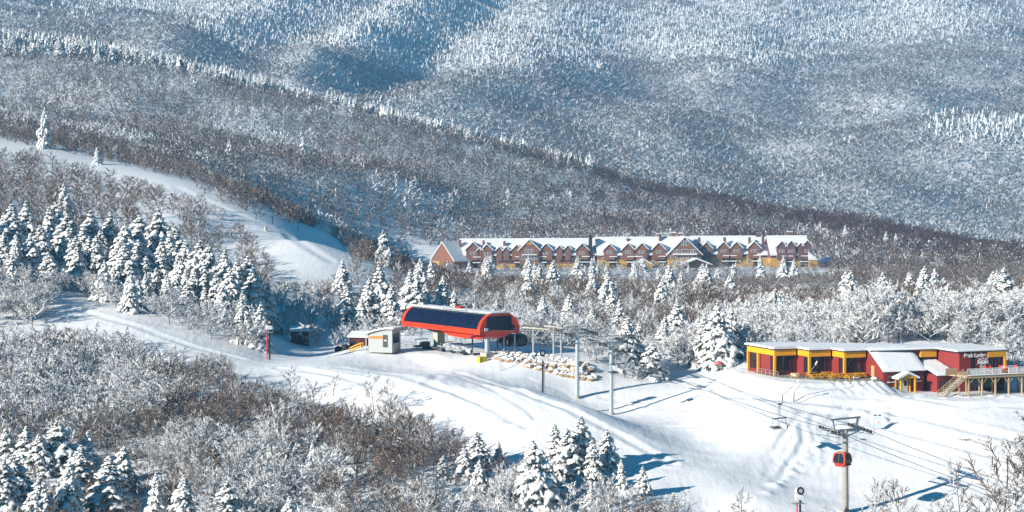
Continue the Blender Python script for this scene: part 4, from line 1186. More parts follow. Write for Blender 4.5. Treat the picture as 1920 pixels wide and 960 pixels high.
def banner_mat():
    m = bpy.data.materials.new('banner_print'); m.use_nodes = True; nt = m.node_tree; bs = nt.nodes['Principled BSDF']; bs.inputs['Roughness'].default_value = .6
    tcn = nt.nodes.new('ShaderNodeTexCoord'); mp = nt.nodes.new('ShaderNodeMapping'); mp.inputs['Scale'].default_value = (2.2, 1, 3.5)
    nz = nt.nodes.new('ShaderNodeTexNoise'); nz.inputs['Scale'].default_value = 1.3; nz.inputs['Detail'].default_value = 2
    rp = nt.nodes.new('ShaderNodeValToRGB'); e = rp.color_ramp.elements
    e[0].position = .36; e[0].color = (.3, .08, .09, 1); e[1].position = .45; e[1].color = (.7, .7, .72, 1)
    x = e.new(.40); x.color = (.5, .12, .12, 1)
    nt.links.new(tcn.outputs['Object'], mp.inputs[0]); nt.links.new(mp.outputs[0], nz.inputs['Vector']); nt.links.new(nz.outputs['Fac'], rp.inputs[0]); nt.links.new(rp.outputs[0], bs.inputs['Base Color'])
    return m
MBAN = banner_mat()
for i in range(12):
    if i == 4: continue
    MB().box(i * 1.75 + .1, i * 1.75 + 1.65, -.02, .01, FL + .28, FL + 1.08).build('banner', MBAN, deck)
# stair descending along the lodge
st = MB(); n = 15; x0, x1, z0, z1 = -.05, -5.6, FL, -2.5
for yy in (-.05, 1.35): st.beam((x0, yy, z0 - .15), (x1, yy, z1 - .15), .09, .34)
stair = st.build('stair', M_wood, deck)
t_ = MB()
for i in range(n):
    f = (i + .5) / n; t_.box(x0 + (x1 - x0) * f - .17, x0 + (x1 - x0) * f + .17, 0.0, 1.3, z0 + (z1 - z0) * f - .03, z0 + (z1 - z0) * f + .03)
t_.build('tread', M_white, stair)
for yy in (-.06, 1.36):
    b = MB(); b.beam((x0, yy, z0 + 1.05), (x1, yy, z1 + 1.05), .07, .12); b.beam((x0, yy, z0 + .55), (x1, yy, z1 + .55), .05, .1)
    for i in range(5):
        f = i / 4; b.box(x0 + (x1 - x0) * f - .05, x0 + (x1 - x0) * f + .05, yy - .05, yy + .05, z0 + (z1 - z0) * f - .1, z0 + (z1 - z0) * f + 1.1)
    b.build('handrail', M_wood, stair)
MB().box(-1.9, -1.7, 0, .2, -2.9, -.2).build('post', M_wood, deck)
b = MB().box(-2.6, -.15, 3.2, 3.3, FL - .1, FL + 1.1); b.build('side_panel', M_wood, deck)
def red_chair():
    r = empty('deck_chair', (0, 0, 0)); m = mat('chair_red', (.55, .03, .03), .5)
    MB().box(-.28, .28, -.28, .28, .38, .45).build('seat', m, r)
    b = MB(); b.beam((0, .25, .42), (0, .42, 1.05), .56, .06); b.build('backrest', m, r)
    b = MB()
    for x in (-.25, .25):
        for y in (-.24, .24): b.tube((x, y, 0), (x, y, .4), .03, .03, 5)
    b.build('leg_frame', m, r)
    return r
rc = red_chair()
for k, (s, t, a) in enumerate(((31.3, 33, 10), (32.6, 32.4, -20), (34.6, 33, 15), (35.8, 32.4, 170), (37.9, 33.2, 30), (41, 32.6, -10), (42.3, 33, 60), (43.6, 32.2, 5))):
    o = rc if k == 0 else copy_tree(rc)
    o.location = lw(s, t, FL); o.rotation_euler = (0, 0, LTH + math.radians(a)); o.scale = (1.2, 1.2, 1.25)
    tag(o, 'small red chair on the timber deck behind the banners', 'chair', 'red chairs on the timber deck')
tbm = empty('deck_table', lw(36.9, 31.6, FL), LTH, 'white high table before the tall windows on the deck', 'table')
MB().box(-1.1, 1.1, -.4, .4, 1.0, 1.06).build('tabletop', M_white, tbm)
for x in (-.95, .95):
    for y in (-.3, .3): MB().box(x - .04, x + .04, y - .04, y + .04, 0, 1.0).build('leg', M_white, tbm)
bx = empty('storage_box', lw(41.2, 38.2, -2.4), LTH, 'green metal container with white labels at the frame edge under the deck', 'container')
MB().box(0, 6, 0, 2.2, -.5, 2.05).build('body', mat('dull_green', (.075, .19, .11), .55, noise=.15), bx)
MB().box(-.08, 6.08, -.08, 2.28, 2.052, 2.2).build('lid', mat('pale_green', (.13, .26, .17), .55), bx)
MB().box(.7, 1.1, -.03, -.003, 1.2, 1.55).build('label_plate', M_white, bx); MB().box(2.7, 3.1, -.03, -.003, 1.2, 1.55).build('label_plate', M_white, bx)
# ------------------------------------------------------------------ lift terminal (local: x away along the line, y out of the sunny long side, z up)
SRZ = math.atan2(SA.y, SA.x)
term = empty('lift_terminal', SO, SRZ, 'red lift terminal with curved dark glazing and flat grey roof on columns', 'lift terminal')
TL, TW = 29.0, 9.5
prof = [(0, 0), (.03, 1.0), (-.12, 1.7), (-.5, 2.45), (-1.05, 3.1), (-1.8, 3.65), (-2.6, 3.95)]
def both(pf): return pf + [(-TW - y, z) for y, z in reversed(pf)]
def shell(pf, x0, x1, th, mi=0, mb=None):
    """thin curved sheet of profile pf"""
    mb = mb or MB(); n = len(pf); vs = []
    inn = [(y * 1.0 - th, z - th * .3) for y, z in pf]
    for x in (x0, x1): vs += [(x, y, z) for y, z in pf] + [(x, y, z) for y, z in inn]
    m2 = 2 * n; fs = []
    for i in range(n - 1):
        fs += [(i, m2 + i, m2 + i + 1, i + 1), (n + i, n + i + 1, m2 + n + i + 1, m2 + n + i), (i, i + 1, n + i + 1, n + i), (m2 + i, m2 + n + i, m2 + n + i + 1, m2 + i + 1)]
    fs += [(0, n, m2 + n, m2), (n - 1, m2 + n - 1, m2 + 2 * n - 1, 2 * n - 1)]
    return mb.add(vs, fs, mi)
gp = [p for p in prof if p[1] >= 1.0]
M_navy = mat('navy_glazing', (.005, .008, .03), .2, spec=.3, noise=.5, nscale=.6)
for side in (0, 1):
    mx = Matrix.Identity(4) if not side else Matrix.Translation((0, -TW, 0)) @ Matrix.Scale(-1, 4, (0, 1, 0))
    b = MB(); b.mx = mx; shell([(y - .04, z) for y, z in gp], .9, TL - .9, .08, 0, b); g = b.build('glazing', M_navy, term)
    for i in range(1, 17):
        b = MB(); b.mx = mx
        x = .9 + (TL - 1.8) * i / 17
        for p, q in zip(gp[:-1], gp[1:]): b.beam((x, p[0], p[1]), (x, q[0], q[1]), .05, .05)
        b.build('glazing_rib', mat('bar_navy', (.03, .04, .09), .4), g)
    b = MB(); b.mx = mx; shell([(0.02, 0), (.05, 1.0)], 0, TL, .25, 0, b); sbd = b.build('side_band', M_orange, term)
    for i in range(1, 12):
        b = MB(); b.mx = mx; b.box(TL * i / 12 - .02, TL * i / 12 + .02, .03, .062, .02, .98); b.build('seam', M_dred, sbd)
    b = MB(); b.mx = mx
    shell([(y + .03, z + .01) for y, z in prof], 0, .9, .3, 0, b); b.build('arch_trim', M_orange, term)
    b = MB(); b.mx = mx; shell([(y + .03, z + .01) for y, z in prof], TL - .9, TL, .3, 0, b); b.build('arch_trim', M_orange, term)
rb = MB().box(.3, TL - .3, -TW + 2.3, -2.3, 3.9, 4.08); tr_ = rb.build('roof', mat('roof_grey', (.33, .35, .36), .5, noise=.3, nscale=.5), term)
b = MB(); b.box(.5, TL - 1, -TW + 3.1, -3.0, 4.083, 4.2); b.box(9, 18, -TW + 4, -2.6, 4.202, 4.27); b.build('roof_snow', M_snow_roof, tr_)
b = MB(); b.box(13.5, 15.8, -5.6, -4.4, 4.27, 4.62); b.build('roof_hatch', M_dred, tr_)
# end walls
ar = [(y + .0, z) for y, z in prof]
for x0, x1, xg in ((0.25, .5, .3), (TL - .5, TL - .25, TL - .4)):
    b = MB()
    full = both(ar)
    b.prism([(y, z) for y, z in ar if True] + [(-2.6, 0.55), (-2.0, .55), (-2.0, 0.0)][:2] , 'x', x0, x1)
    b.prism([(-TW - y, z) for y, z in ar][::-1] + [(-TW + 2.2, .0)][:0] + [(-TW + 0, 0)][:0], 'x', x0, x1) if False else None
    r_ = [(-TW - y, z) for y, z in ar]
    b.prism([(-TW + 2.6, .55)] + r_[::-1], 'x', x0, x1)
    b.box(x0 - .05, x1 + .02, -TW + .9, -1.2, -.05, .6)
    b.box(x0 - .03, x1, -TW + 2.0, -2.0, 3.55, 3.93)
    b.build('end_wall', M_orange, term)
    MB().box(xg - .12, xg, -TW + 1.75, -1.75, .605, 3.5).build('end_glass', M_navy, term)
b = MB(); b.box(-.1, .2, -1.9, -1.1, .7, 1.25); b.build('end_lamp', M_white, term)
b = MB(); b.box(-.06, .24, -TW + 1.1, -TW + 2.0, .62, 1.6); b.build('cabin_slot', M_black, term)
# underside and machinery
b = MB(); b.prism([(0.6, 0), (24, 0), (22.5, -.5), (13, -.95), (4, -1.25), (1.0, -.6)], 'y', -7.4, -2.0); b.build('belly_casing', M_dred, term)
b = MB(); b.prism([(3, -.02), (17, -.02), (13, -1.0), (7, -1.25)], 'y', -1.9, -1.2); b.build('side_casing', M_orange, term)
b = MB(); b.tube((2.2, -3.2, float(ground_xy(SO.x + SA.x * 2.2 + SN.x * 3.2, SO.y + SA.y * 2.2 + SN.y * 3.2)) - SO.z - .5), (2.2, -3.2, -.6), .52, .46, 20); b.build('column', M_grey, term)
zg = float(ground_xy(SO.x + SA.x * 2.2 + SN.x * 3.2, SO.y + SA.y * 2.2 + SN.y * 3.2)) - SO.z
MB().box(1.0, 3.2, -4.4, -2.2, zg - .9, zg + 1.0).build('footing', M_conc, term)
MB().box(19.4, 20.8, -4.4, -2.6, -5.2, -.6).build('column', mat('cream_concrete', (.55, .52, .36), .8), term)
for x in (6, 10, 15): MB().tube((x, -8.3, -.6), (x, -8.3, -5), .16, .16, 8).build('rear_post', M_dgrey, term)
def tw(x, y, z=0.): return SO + SA * x - SN * y + Vector((0, 0, z))
PLZ = -38.9
# things under the terminal
def stand(name, label, cat, x, y, build):
    p = tw(x, y); r = empty(name, (p.x, p.y, PLZ), SRZ, label, cat); build(r); return r
def cab(r):
    MB().box(-.7, .7, -.5, .5, 0, 1.5).build('body', M_dgrey, r); MB().box(-.75, .75, -.55, .55, 1.502, 1.58).build('lid', M_grey, r)
stand('control_cabinet', 'dark control cabinet under the terminal before the cream column', 'cabinet', 21.8, -1.4, cab)
def conv(r):
    MB().box(-2.4, 2.4, -.5, .5, .35, .8).build('bed', M_dgrey, r); MB().box(-2.5, 2.5, -.55, -.45, .8, 1.1).build('side_guard', M_grey, r)
    for x in (-2, 2): MB().box(x - .1, x + .1, -.4, .4, 0, .35).build('foot', M_black, r)
stand('loading_conveyor', 'dark loading carpet frame under the middle of the terminal', 'conveyor', 17.0, -1.2, conv)
def bench(r):
    MB().box(-3, 3, -.3, .3, .5, .95).build('beam', M_grey, r)
    for x in (-2.6, -.9, .9, 2.6): MB().box(x - .08, x + .08, -.25, .25, 0, .5).build('foot', M_grey, r)
stand('guide_barrier', 'long grey guide barrier under the sunny side of the terminal', 'barrier', 10.5, -1.0, bench)
railing('platform_railing', [tw(29.5, .2, PLZ - SO.z), tw(24.3, .2, PLZ - SO.z)], 1.3, 'dark blue railing on the platform between hut and terminal', None, M_dgrey, 2.4)
bar = empty('pink_barrel', (tw(31.2, .8).x, tw(31.2, .8).y, PLZ), 0, 'small pinkish barrel at the hut corner before the railing', 'barrel')
MB().tube((0, 0, 0), (0, 0, 1.1), .36, .32, 12).build('body', mat('faded_pink', (.50, .22, .22), .7), bar); MB().tube((0, 0, 1.101), (0, 0, 1.35), .22, .2, 10).build('cap', M_dgrey, bar)
yb = tw(.2, -.6); yb = empty('yellow_pad', (yb.x, yb.y, float(ground_xy(yb.x, yb.y))), SRZ, 'yellow padded block beside the concrete footing of the terminal', 'pad')
MB().box(-.5, .5, -.9, .9, -.6, 1.0).build('cushion', mat('pad_yellow', (.68, .5, .02), .6), yb); MB().box(-.52, .52, .3, .5, -.6, 1.03).build('strap', M_dgrey, yb)
lp = at(940, 695, 400); ld = empty('steel_ladder', lp, math.radians(20), 'small steel ladder leaning at the boulder bank beside the footing', 'ladder')
b = MB()
for x in (-.22, .22): b.tube((x, 0, -.2), (x, 1.3, 3.6), .04, .04, 6)
b.build('side_rail', M_grey, ld)
b = MB()
for i in range(9): f = (i + .5) / 9; b.tube((-.22, 1.3 * f, 3.6 * f), (.22, 1.3 * f, 3.6 * f), .025, .025, 5)
b.build('rung', M_grey, ld)

# ------------------------------------------------------------------ cabin, chair, tower
def loft(mb, levels, mi=0):
    """stack of rounded rectangles: (z, half x, half y, corner)"""
    n = 16; vs = []
    for z, a, bb, c in levels:
        for i in range(n):
            t = 2 * math.pi * i / n + math.pi / n
            e = 0.38
            vs.append((a * math.copysign(abs(math.cos(t)) ** e, math.cos(t)), bb * math.copysign(abs(math.sin(t)) ** e, math.sin(t)), z))
    fs = []
    for k in range(len(levels) - 1):
        for i in range(n): fs.append((k * n + i, k * n + (i + 1) % n, (k + 1) * n + (i + 1) % n, (k + 1) * n + i))
    fs += [tuple(range(n))[::-1], tuple(range((len(levels) - 1) * n, len(levels) * n))]
    return mb.add(vs, fs, mi)
CAB_L = [(0, .72, .80, 0), (.12, .86, .94, 0), (.55, .96, 1.05, 0), (1.05, 1.0, 1.10, 0), (1.6, .92, 1.02, 0), (2.0, .80, .90, 0), (2.16, .62, .7, 0)]
def cabin(body, skirt, frame, label, loc):
    r = empty('gondola_cabin', loc, math.radians(35) + 0.25, label, 'gondola cabin')
    loft(MB(), [(z, a * .97, b_ * .97, 0) for z, a, b_, c in CAB_L[1:6]]).build('window_band', M_glass, r)
    loft(MB(), CAB_L[:3]).build('lower_shell', skirt, r)
    loft(MB(), [CAB_L[5], CAB_L[6], (2.2, .5, .6, 0)]).build('roof', frame, r)
    lv = CAB_L[2:6]
    for sx in (-1, 1):
        for sy in (-1, 1):
            b = MB()
            for (z0, a0, b0, _), (z1, a1, b1, _) in zip(lv[:-1], lv[1:]): b.beam((sx * a0 * .93, sy * b0 * .93, z0), (sx * a1 * .93, sy * b1 * .93, z1), .2, .2)
            b.build('corner_post', body, r)
    b = MB()
    for sy in (-1, 1):
        for (z0, a0, b0, _), (z1, a1, b1, _) in zip(lv[:-1], lv[1:]): b.beam((0, sy * (b0 - .01), z0), (0, sy * (b1 - .01), z1), .06, .05)
    for sx in (-1, 1):
        for (z0, a0, b0, _), (z1, a1, b1, _) in zip(lv[:-1], lv[1:]): b.beam((sx * (a0 - .01), 0, z0), (sx * (a1 - .01), 0, z1), .10, .06)
    b.build('window_trim', M_dgrey, r)
    b = MB()
    for x in (-.6, -.3, 0, .3, .6): b.box(x - .1, x + .1, -1.2, -1.08, .2, .5)
    b.build('ski_rack', M_black, r)
    b = MB(); b.tube((-.1, 0, 2.15), (-.1, 0, 4.5), .06, .06, 8); b.beam((-.1, -.5, 2.3), (-.1, .5, 2.3), .1, .12); b.beam((-.1, 0, 4.5), (.15, 0, 4.9), .1, .1); b.build('hanger', M_grey, r)
    MB().box(-.1, .3, -.4, .4, 4.75, 5.0).build('grip', M_dgrey, r)
    return r
LU = -SA                                             # downhill direction of the line
def chair(label, rope_pt, group='chairs hanging on the haul rope'):
    r = empty('lift_chair', rope_pt, math.atan2(SN.y, SN.x), label, 'lift chair', group)
    MB().box(-.2, .2, -.35, .35, -.12, .15).build('grip', M_dgrey, r)
    for x in (-.28, 0, .28):
        b = MB(); b.path([(x * .5, 0, -.1), (x, .25, -.9), (x, .2, -1.7), (x * 1.2, -.05, -2.25)], .045, 6); b.build('hanger_bar', M_grey, r)
    b = MB(); b.box(-1.5, 1.5, -.2, .2, -2.38, -2.24); b.build('top_frame', M_dgrey, r)
    b = MB()
    for x in (-1.45, 1.45): b.path([(x, .1, -2.3), (x, .2, -2.9), (x, .1, -3.5), (x, -.5, -3.62)], .04, 6)
    for x in (-.5, .5): b.path([(x, -.1, -2.3), (x, -.15, -3.6)], .03, 6)
    b.build('side_frame', M_grey, r)
    b = MB(); b.beam((0, -.24, -2.95), (0, -.08, -3.7), 3.1, .09); b.build('backrest', mat('seat_grey', (.42, .43, .46), .6), r)
    b = MB(); b.prism([(-.25, -3.62), (.75, -3.6), (.8, -3.78), (-.25, -3.98)], 'x', -1.6, 1.6); b.build('seat', mat('seat_dark', (.10, .11, .12), .6), r)
    b = MB(); b.path([(-1.4, .45, -3.1), (1.4, .45, -3.1)], .03, 6); b.path([(-1.0, .6, -4.25), (1.0, .6, -4.25)], .03, 6); b.path([(0, .45, -3.1), (0, .6, -4.25)], .03, 6); b.build('restraint_bar', M_grey, r)
    return r
def tower(px, d, top_py, label, pole_mat, thick, big):
    x = (px - CX) * d / F; g = float(ground(px, d)); H = -(top_py - HY) * d / F - g
    r = empty('lift_tower', (x, d, g), math.atan2(SN.y, SN.x), label, 'lift tower', 'towers of the lift line')
    MB().tube((0, 0, -.8), (0, 0, H), thick, thick * .72, 20).build('pole', pole_mat, r)
    MB().tube((0, 0, -.8), (0, 0, .35), thick * 1.5, thick * 1.4, 16).build('footing', M_conc, r)
    b = MB(); b.beam((-3.2, 0, H - .1), (3.2, 0, H - .1), .38, .42); b.beam((-2.9, 0, H - .35), (0, 0, H - 1.1), .14, .14); b.beam((2.9, 0, H - .35), (0, 0, H - 1.1), .14, .14); b.build('crossarm', M_grey, r)
    for sx in (-1, 1):
        b = MB(); b.beam((sx * 3.05, -2.6, H - .05 - .35), (sx * 3.05, 2.6, H - .05 + .35), .14, .26); tr2 = b.build('sheave_beam', M_dgrey, r)
        for i in range(8):
            y = -2.4 + i * 4.8 / 7; z = H + .12 + y * .135
            MB().tube((sx * 3.05 - .07, y, z), (sx * 3.05 + .07, y, z), .24, .24, 12).build('sheave', M_black, tr2)
        b = MB(); b.box(sx * 3.55 - .28, sx * 3.55 + .28, -2.4, 2.4, H - .75, H - .68)
        for y in (-2.3, 0, 2.3): b.box(sx * 3.8 - .03, sx * 3.8 + .03, y - .03, y + .03, H - .7, H + .35)
        b.box(sx * 3.8 - .03, sx * 3.8 + .03, -2.4, 2.4, H + .3, H + .36); b.build('catwalk', M_grey, r)
    b = MB()
    lf = 1.75 if big else 1.2
    for sx in (-1, 1): b.beam((sx * 2.3, 0, H), (sx * 2.65, 0, H + lf), .22 if big else .12, .22 if big else .12)
    b.beam((-3.2, 0, H + lf), (3.2, 0, H + lf), .18 if big else .1, .26 if big else .12)
    b.path([(-2.4, 0, H + lf * .5), (2.4, 0, H + lf * .5)], .05, 5)
    b.build('lifting_frame', M_grey, r)
    b = MB()
    for y in (-.2, .2): b.tube((thick + .12, y, 1.5), (thick * .75 + .12, y, H - .4), .025, .025, 5)
    for i in range(int((H - 2) / .4)): z = 1.6 + i * .4; f = z / H; xx = thick * (1 - .27 * f) + .12; b.tube((xx, -.2, z), (xx, .2, z), .015, .015, 4)
    b.build('ladder', M_grey, r)
    if big: MB().tube((0, 0, H * .62), (0, 0, H * .66), thick * 1.0, thick * 1.0, 20).build('collar', M_dgrey, r)
    return Vector((x, d, g + H + .35))
M_pole = mat('pale_blue_steel', (.40, .46, .50), .45, metal=.2, noise=.1)
TA = tower(1082, 404.5, 624, 'slim grey lift tower before the boulder wall, upper of the two neighbours', M_pole, .42, False)
TBp = tower(1146, 395.8, 642, 'slim grey lift tower next down the line, in front of the snowy bushes', M_pole, .42, False)
TT = tower(1585, 328.0, 806, 'thick weathered lift tower at the groomed run with the red cabin before it', mat('weathered_pole', (.30, .29, .26), .8, noise=.35, nscale=1.2), .54, True)
# ropes
def rope_points(side, label):
    off = SN * (3.05 * side)
    e0 = tw(0.5, -TW / 2 - 3.05 * side * 1.0, .9); e1 = TT + off + LU * 40 + Vector((0, 0, -6.4)); e2 = TT + off + LU * 175 + Vector((0, 0, -34))
    an = [e0, TA + off, TBp + off, TT + off, e1, e2]
    pts = []
    for a, b_ in zip(an[:-1], an[1:]):
        L = (b_ - a).length; sag = (L / 60.0) ** 2 * .9
        for k in range(12):
            f = k / 12; p = a.lerp(b_, f); p.z -= 4 * sag * f * (1 - f); pts.append(p)
    pts.append(an[-1])
    o = MB().path([p - pts[0] for p in pts], .045, 6).build('haul_rope', M_dgrey); o.location = pts[0]
    tag(o, label, 'cable', 'steel haul ropes of the lift')
    return pts
ropeL = rope_points(-1, 'dark steel haul rope carrying the red cabin, nearer of the two')
ropeR = rope_points(1, 'dark steel haul rope carrying the empty chair over the groomed run')
def on_rope(pts, d):
    for a, b_ in zip(pts[:-1], pts[1:]):
        if a.y >= d >= b_.y: return a.lerp(b_, (a.y - d) / (a.y - b_.y))
    return pts[-1]
p = on_rope(ropeL, 324.2)
cabin(M_orange, mat('cabin_red', (.45, .03, .015), .35, spec=.5), mat('cabin_roof', (.5, .13, .06), .4), 'red gondola cabin with dark windows hanging in front of the thick tower', p - Vector((0, 0, 4.9)))
chair('empty grey lift chair hanging over the open snow, clear of any tower', on_rope(ropeR, 350))
chair('dark lift chair close beside the second lift tower before white bushes', on_rope(ropeL, 387.5))
for k, (x, yy) in enumerate(((7.5, -1.6), (11, -1.6), (14.5, -1.7), (24, -1.7))):
    c = chair('grey lift chair waiting under the sunny edge of the red terminal', tw(x, yy, -.2), 'lift chairs waiting under the terminal')
# parking rail with dark cabins
pr = empty('parking_rail', tw(-.2, -9.0, .7), 0, 'long grey overhead parking rail on posts running off the red terminal', 'rail')
o0 = Vector(pr.location)
rp_ = [P(978, 611, 426), P(1000, 611, 427), P(1020, 611.5, 428), P(1040, 613, 427), P(1054, 615, 425), P(1058, 617, 421), P(1050, 619, 418.5), P(1030, 618, 418), P(1005, 616, 419), P(980, 614, 421)]
MB().path([q - o0 for q in rp_], .16, 8).build('rail', mat('rail_grey', (.42, .38, .34), .5, metal=.2), pr)
for q, top, d in ((1000, 612, 427), (1038, 613, 427), (1052, 617, 422)):
    a = P(q, top, d); g = float(ground(q, d)); MB().tube(a - o0, Vector((a.x, a.y, g - .5)) - o0, .2, .22, 10).build('post', M_grey, pr)
a, b_ = P(1038, 614, 427), P(1000, 640, 427); MB().tube(P(1015, 614, 427) - o0, P(1000, 634, 427) - o0, .1, .1, 8).build('brace', M_grey, pr)
M_cd = mat('cabin_shade_navy', (.012, .016, .035), .25, spec=.6)  # dark navy puts the shade on the parked cabins into their colour
for q, d, lab in ((952, 431, 'dark cabin parked half behind posts at the terminal end'), (972, 429.5, 'dark rounded cabin parked at the start of the overhead rail')):
    a = P(q, 649, d); c = cabin(M_cd, M_cd, M_cd, lab, a); c.scale = (1.25, 1.25, 1.15)
for q, d in ((945, 427.5), (965, 426.5)):
    g = float(ground(q, d)); a = P(q, 623, d)
    r = empty('steel_post', (a.x, a.y, g), 0, 'blue-grey steel post in front of the parked dark cabins', 'post', 'steel posts at the parked cabins')
    MB().tube((0, 0, -.5), (0, 0, a.z - g), .16, .16, 10).build('shaft', M_grey, r); MB().box(-.35, .35, -.35, .35, -.3, .1).build('foot_plate', M_dgrey, r)

# ------------------------------------------------------------------ operator hut and sheds
hp = P(690, 651, 432); hut = empty('operator_hut', hp, math.radians(-20), 'pale grey hut with an orange stripe and curved snowy roof beside the terminal', 'hut')
HW, HD = 5.3, 4.4
def rz_(x): f = x / HW; return 2.75 + 1.0 * math.sin(min(f, 1.0) * 1.75)
b = MB(); top = [(HW * i / 8, rz_(HW * i / 8)) for i in range(9)]
b.prism([(0, -1.0), (HW, -1.0)] + top[::-1], 'y', 0, HD); b.build('wall', mat('hut_panel', (.38, .40, .39), .6, noise=.1, nscale=2), hut)
tp = [(-.45 + (HW + .9) * i / 10, rz_(max(0, -.45 + (HW + .9) * i / 10)) + .02 - (.28 if i == 0 else 0)) for i in range(11)]
b = MB(); b.prism(tp + [(x, z + .14) for x, z in tp[::-1]], 'y', -.5, HD + .4); hr = b.build('roof', M_grey, hut)
b = MB(); b.prism([(x, z + .143) for x, z in tp] + [(x, z + .36) for x, z in tp[::-1]], 'y', -.45, HD + .35); b.build('roof_snow', M_snow_roof, hr)
MB().box(.25, 3.25, -.03, -.003, 1.75, 2.3).build('stripe', mat('stripe_orange', (.75, .19, .03), .6), hut)
dd_ = MB().box(3.3, 4.35, -.05, -.003, .1, 2.6).build('door', mat('door_olive', (.06, .065, .06), .4), hut)
MB().box(3.6, 4.1, -.07, -.051, 1.35, 1.6).build('door_notice', M_white, dd_)
MB().box(HW + .003, HW + .05, .4, 3.6, .9, 2.8).build('window', M_glass, hut)
MB().box(-.35, -.2, -.4, -.25, -1.2, 2.9).build('corner_post', M_grey, hut)
def shed(name, px, py, d, w, dp, h, rot, wallm, label, open_front=False):
    p = P(px, py, d); p.z = min(p.z, float(ground(px, d)) + .1)
    r = empty(name, p, math.radians(rot), label, 'shed')
    MB().box(0, w, 0, dp, -1.2, h).build('wall', wallm, r)
    b = MB(); b.prism([(-.5, h - .25), (dp + .4, h + .55), (dp + .4, h + .7), (-.5, h - .1)], 'x', -.4, w + .4); rr = b.build('roof', M_dgrey, r)
    b = MB(); b.prism([(-.45, h - .096), (dp + .3, h + .704), (dp + .3, h + 1.0), (-.45, h + .2)], 'x', -.35, w + .35); b.build('roof_snow', M_snow_roof, rr)
    MB().box(w * .55, w * .85, -.04, -.003, 0.0, h * .72).build('door', M_black, r)
    MB().box(w * .12, w * .4, -.04, -.003, h * .35, h * .7).build('window', M_glass, r)
    return r
M_mar = mat('maroon_boards', (.13, .02, .022), .7, noise=.2)
M_brn = mat('dark_boards', (.05, .03, .022), .8, noise=.25)
shed('maroon_shed', 655, 650, 447, 3.8, 3.0, 2.5, -12, M_mar, 'small maroon shed in shade directly beside the pale hut')
shed('log_cabin', 546, 641, 462, 3.8, 3.0, 2.4, 5, M_brn, 'dark brown cabin with a snowy roof deep in blue shade under the trees')
shed('wooden_pavilion', 494, 585, 476, 3.4, 3.0, 3.0, 10, M_brn, 'dark wooden roofed stand among white trees above the first snow gun')
for q, py, d, rr_ in ((634, 652, 446, .75), (648, 652, 445, .85)):
    p = P(q, py, d); p.z = float(ground(q, d)); r = empty('covered_machine', p, 0, 'dark rounded covered machine in blue shade before the maroon shed', 'machine', 'dark covered machines in the shade')
    MB().ico((0, 0, .55), (rr_ * 1.1, rr_, rr_ * .85), 0, .1, int(q), 2).build('cover', M_black, r, True); MB().box(-.7, .7, -.5, .5, -.2, .15).build('skid', M_dgrey, r)
p = at(664, 660, 420); ys = empty('yellow_stair', p, math.radians(-25), 'short stair with bright yellow side rails at the hut corner', 'stair')
for yy in (0, .95):
    b = MB(); b.beam((-1.2, yy, .15), (1.6, yy, 1.3), .10, .26); b.beam((-1.2, yy, .8), (1.6, yy, 1.95), .07, .1)
    for x in (-1.1, 1.5): b.box(x - .05, x + .05, yy - .05, yy + .05, -.3 + (x + 1.2) * .41, .85 + (x + 1.2) * .41)
    b.build('side_rail', M_yel, ys)
b = MB()
for i in range(6): b.box(-1.1 + i * .45, -.8 + i * .45, .05, .9, .12 + i * .19, .18 + i * .19)
b.build('tread', M_grey, ys)

# ------------------------------------------------------------------ snow guns, lances, signs
def snow_gun(px, d, h, label, red_side):
    g = float(ground(px, d)); r = empty('snow_gun', ((px - CX) * d / F, d, g), math.radians(15), label, 'snow gun', 'fan snow guns on poles')
    MB().tube((.28, 0, -.6), (.28, 0, h - 1.5), .17, .15, 10).build('pole', M_black, r)
    b = MB(); b.tube((-.28 if red_side else .52, -.15, -.6), (-.28 if red_side else .52, -.15, h - 2.2), .11, .11, 8); b.build('hydrant_pipe', mat('hydrant_red', (.62, .03, .06), .5) if red_side else M_grey, r)
    b = MB(); b.box(-1.1, .9, -.7, .7, h - 2.35, h - 2.27); b.path([(-1.1, -.7, h - 1.4), (.9, -.7, h - 1.4), (.9, .7, h - 1.4), (-1.1, .7, h - 1.4), (-1.1, -.7, h - 1.4)], .03, 5)
    for x, y in ((-1.1, -.7), (.9, -.7), (.9, .7), (-1.1, .7)): b.tube((x, y, h - 2.3), (x, y, h - 1.4), .03, .03, 5)
    b.build('platform', M_grey, r)
    b = MB(); b.box(-.45, .75, -.4, .5, h - 1.75, h - .95); b.build('housing', M_white, r)
    b = MB(); b.tube((.15, .65, h - .55), (.05, -.75, h - .3), .48, .56, 18, 0, False); b.tube((.15, .66, h - .56), (.15, .67, h - .56), .47, .47, 18); b.build('fan_barrel', M_white, r)
    b = MB(); b.tube((.05, -.70, h - .31), (.045, -.82, h - .29), .60, .58, 18); b.build('nozzle_ring', M_black, r)
    b = MB(); b.tube((.043, -.83, h - .288), (.04, -.86, h - .28), .33, .30, 14); b.build('fan_core', mat('core_grey', (.3, .3, .32), .5), r)
snow_gun(503, 425, 7.7, 'fan snow gun on black and red poles at the edge of the shaded trees', True)
snow_gun(1015, 391, 7.9, 'fan snow gun on a thin black pole before the boulder wall', False)
dg = hit(1497, 985, 300); snow_gun(1497, dg, 5.6, 'fan snow gun cut by the bottom edge below the groomed run', True)
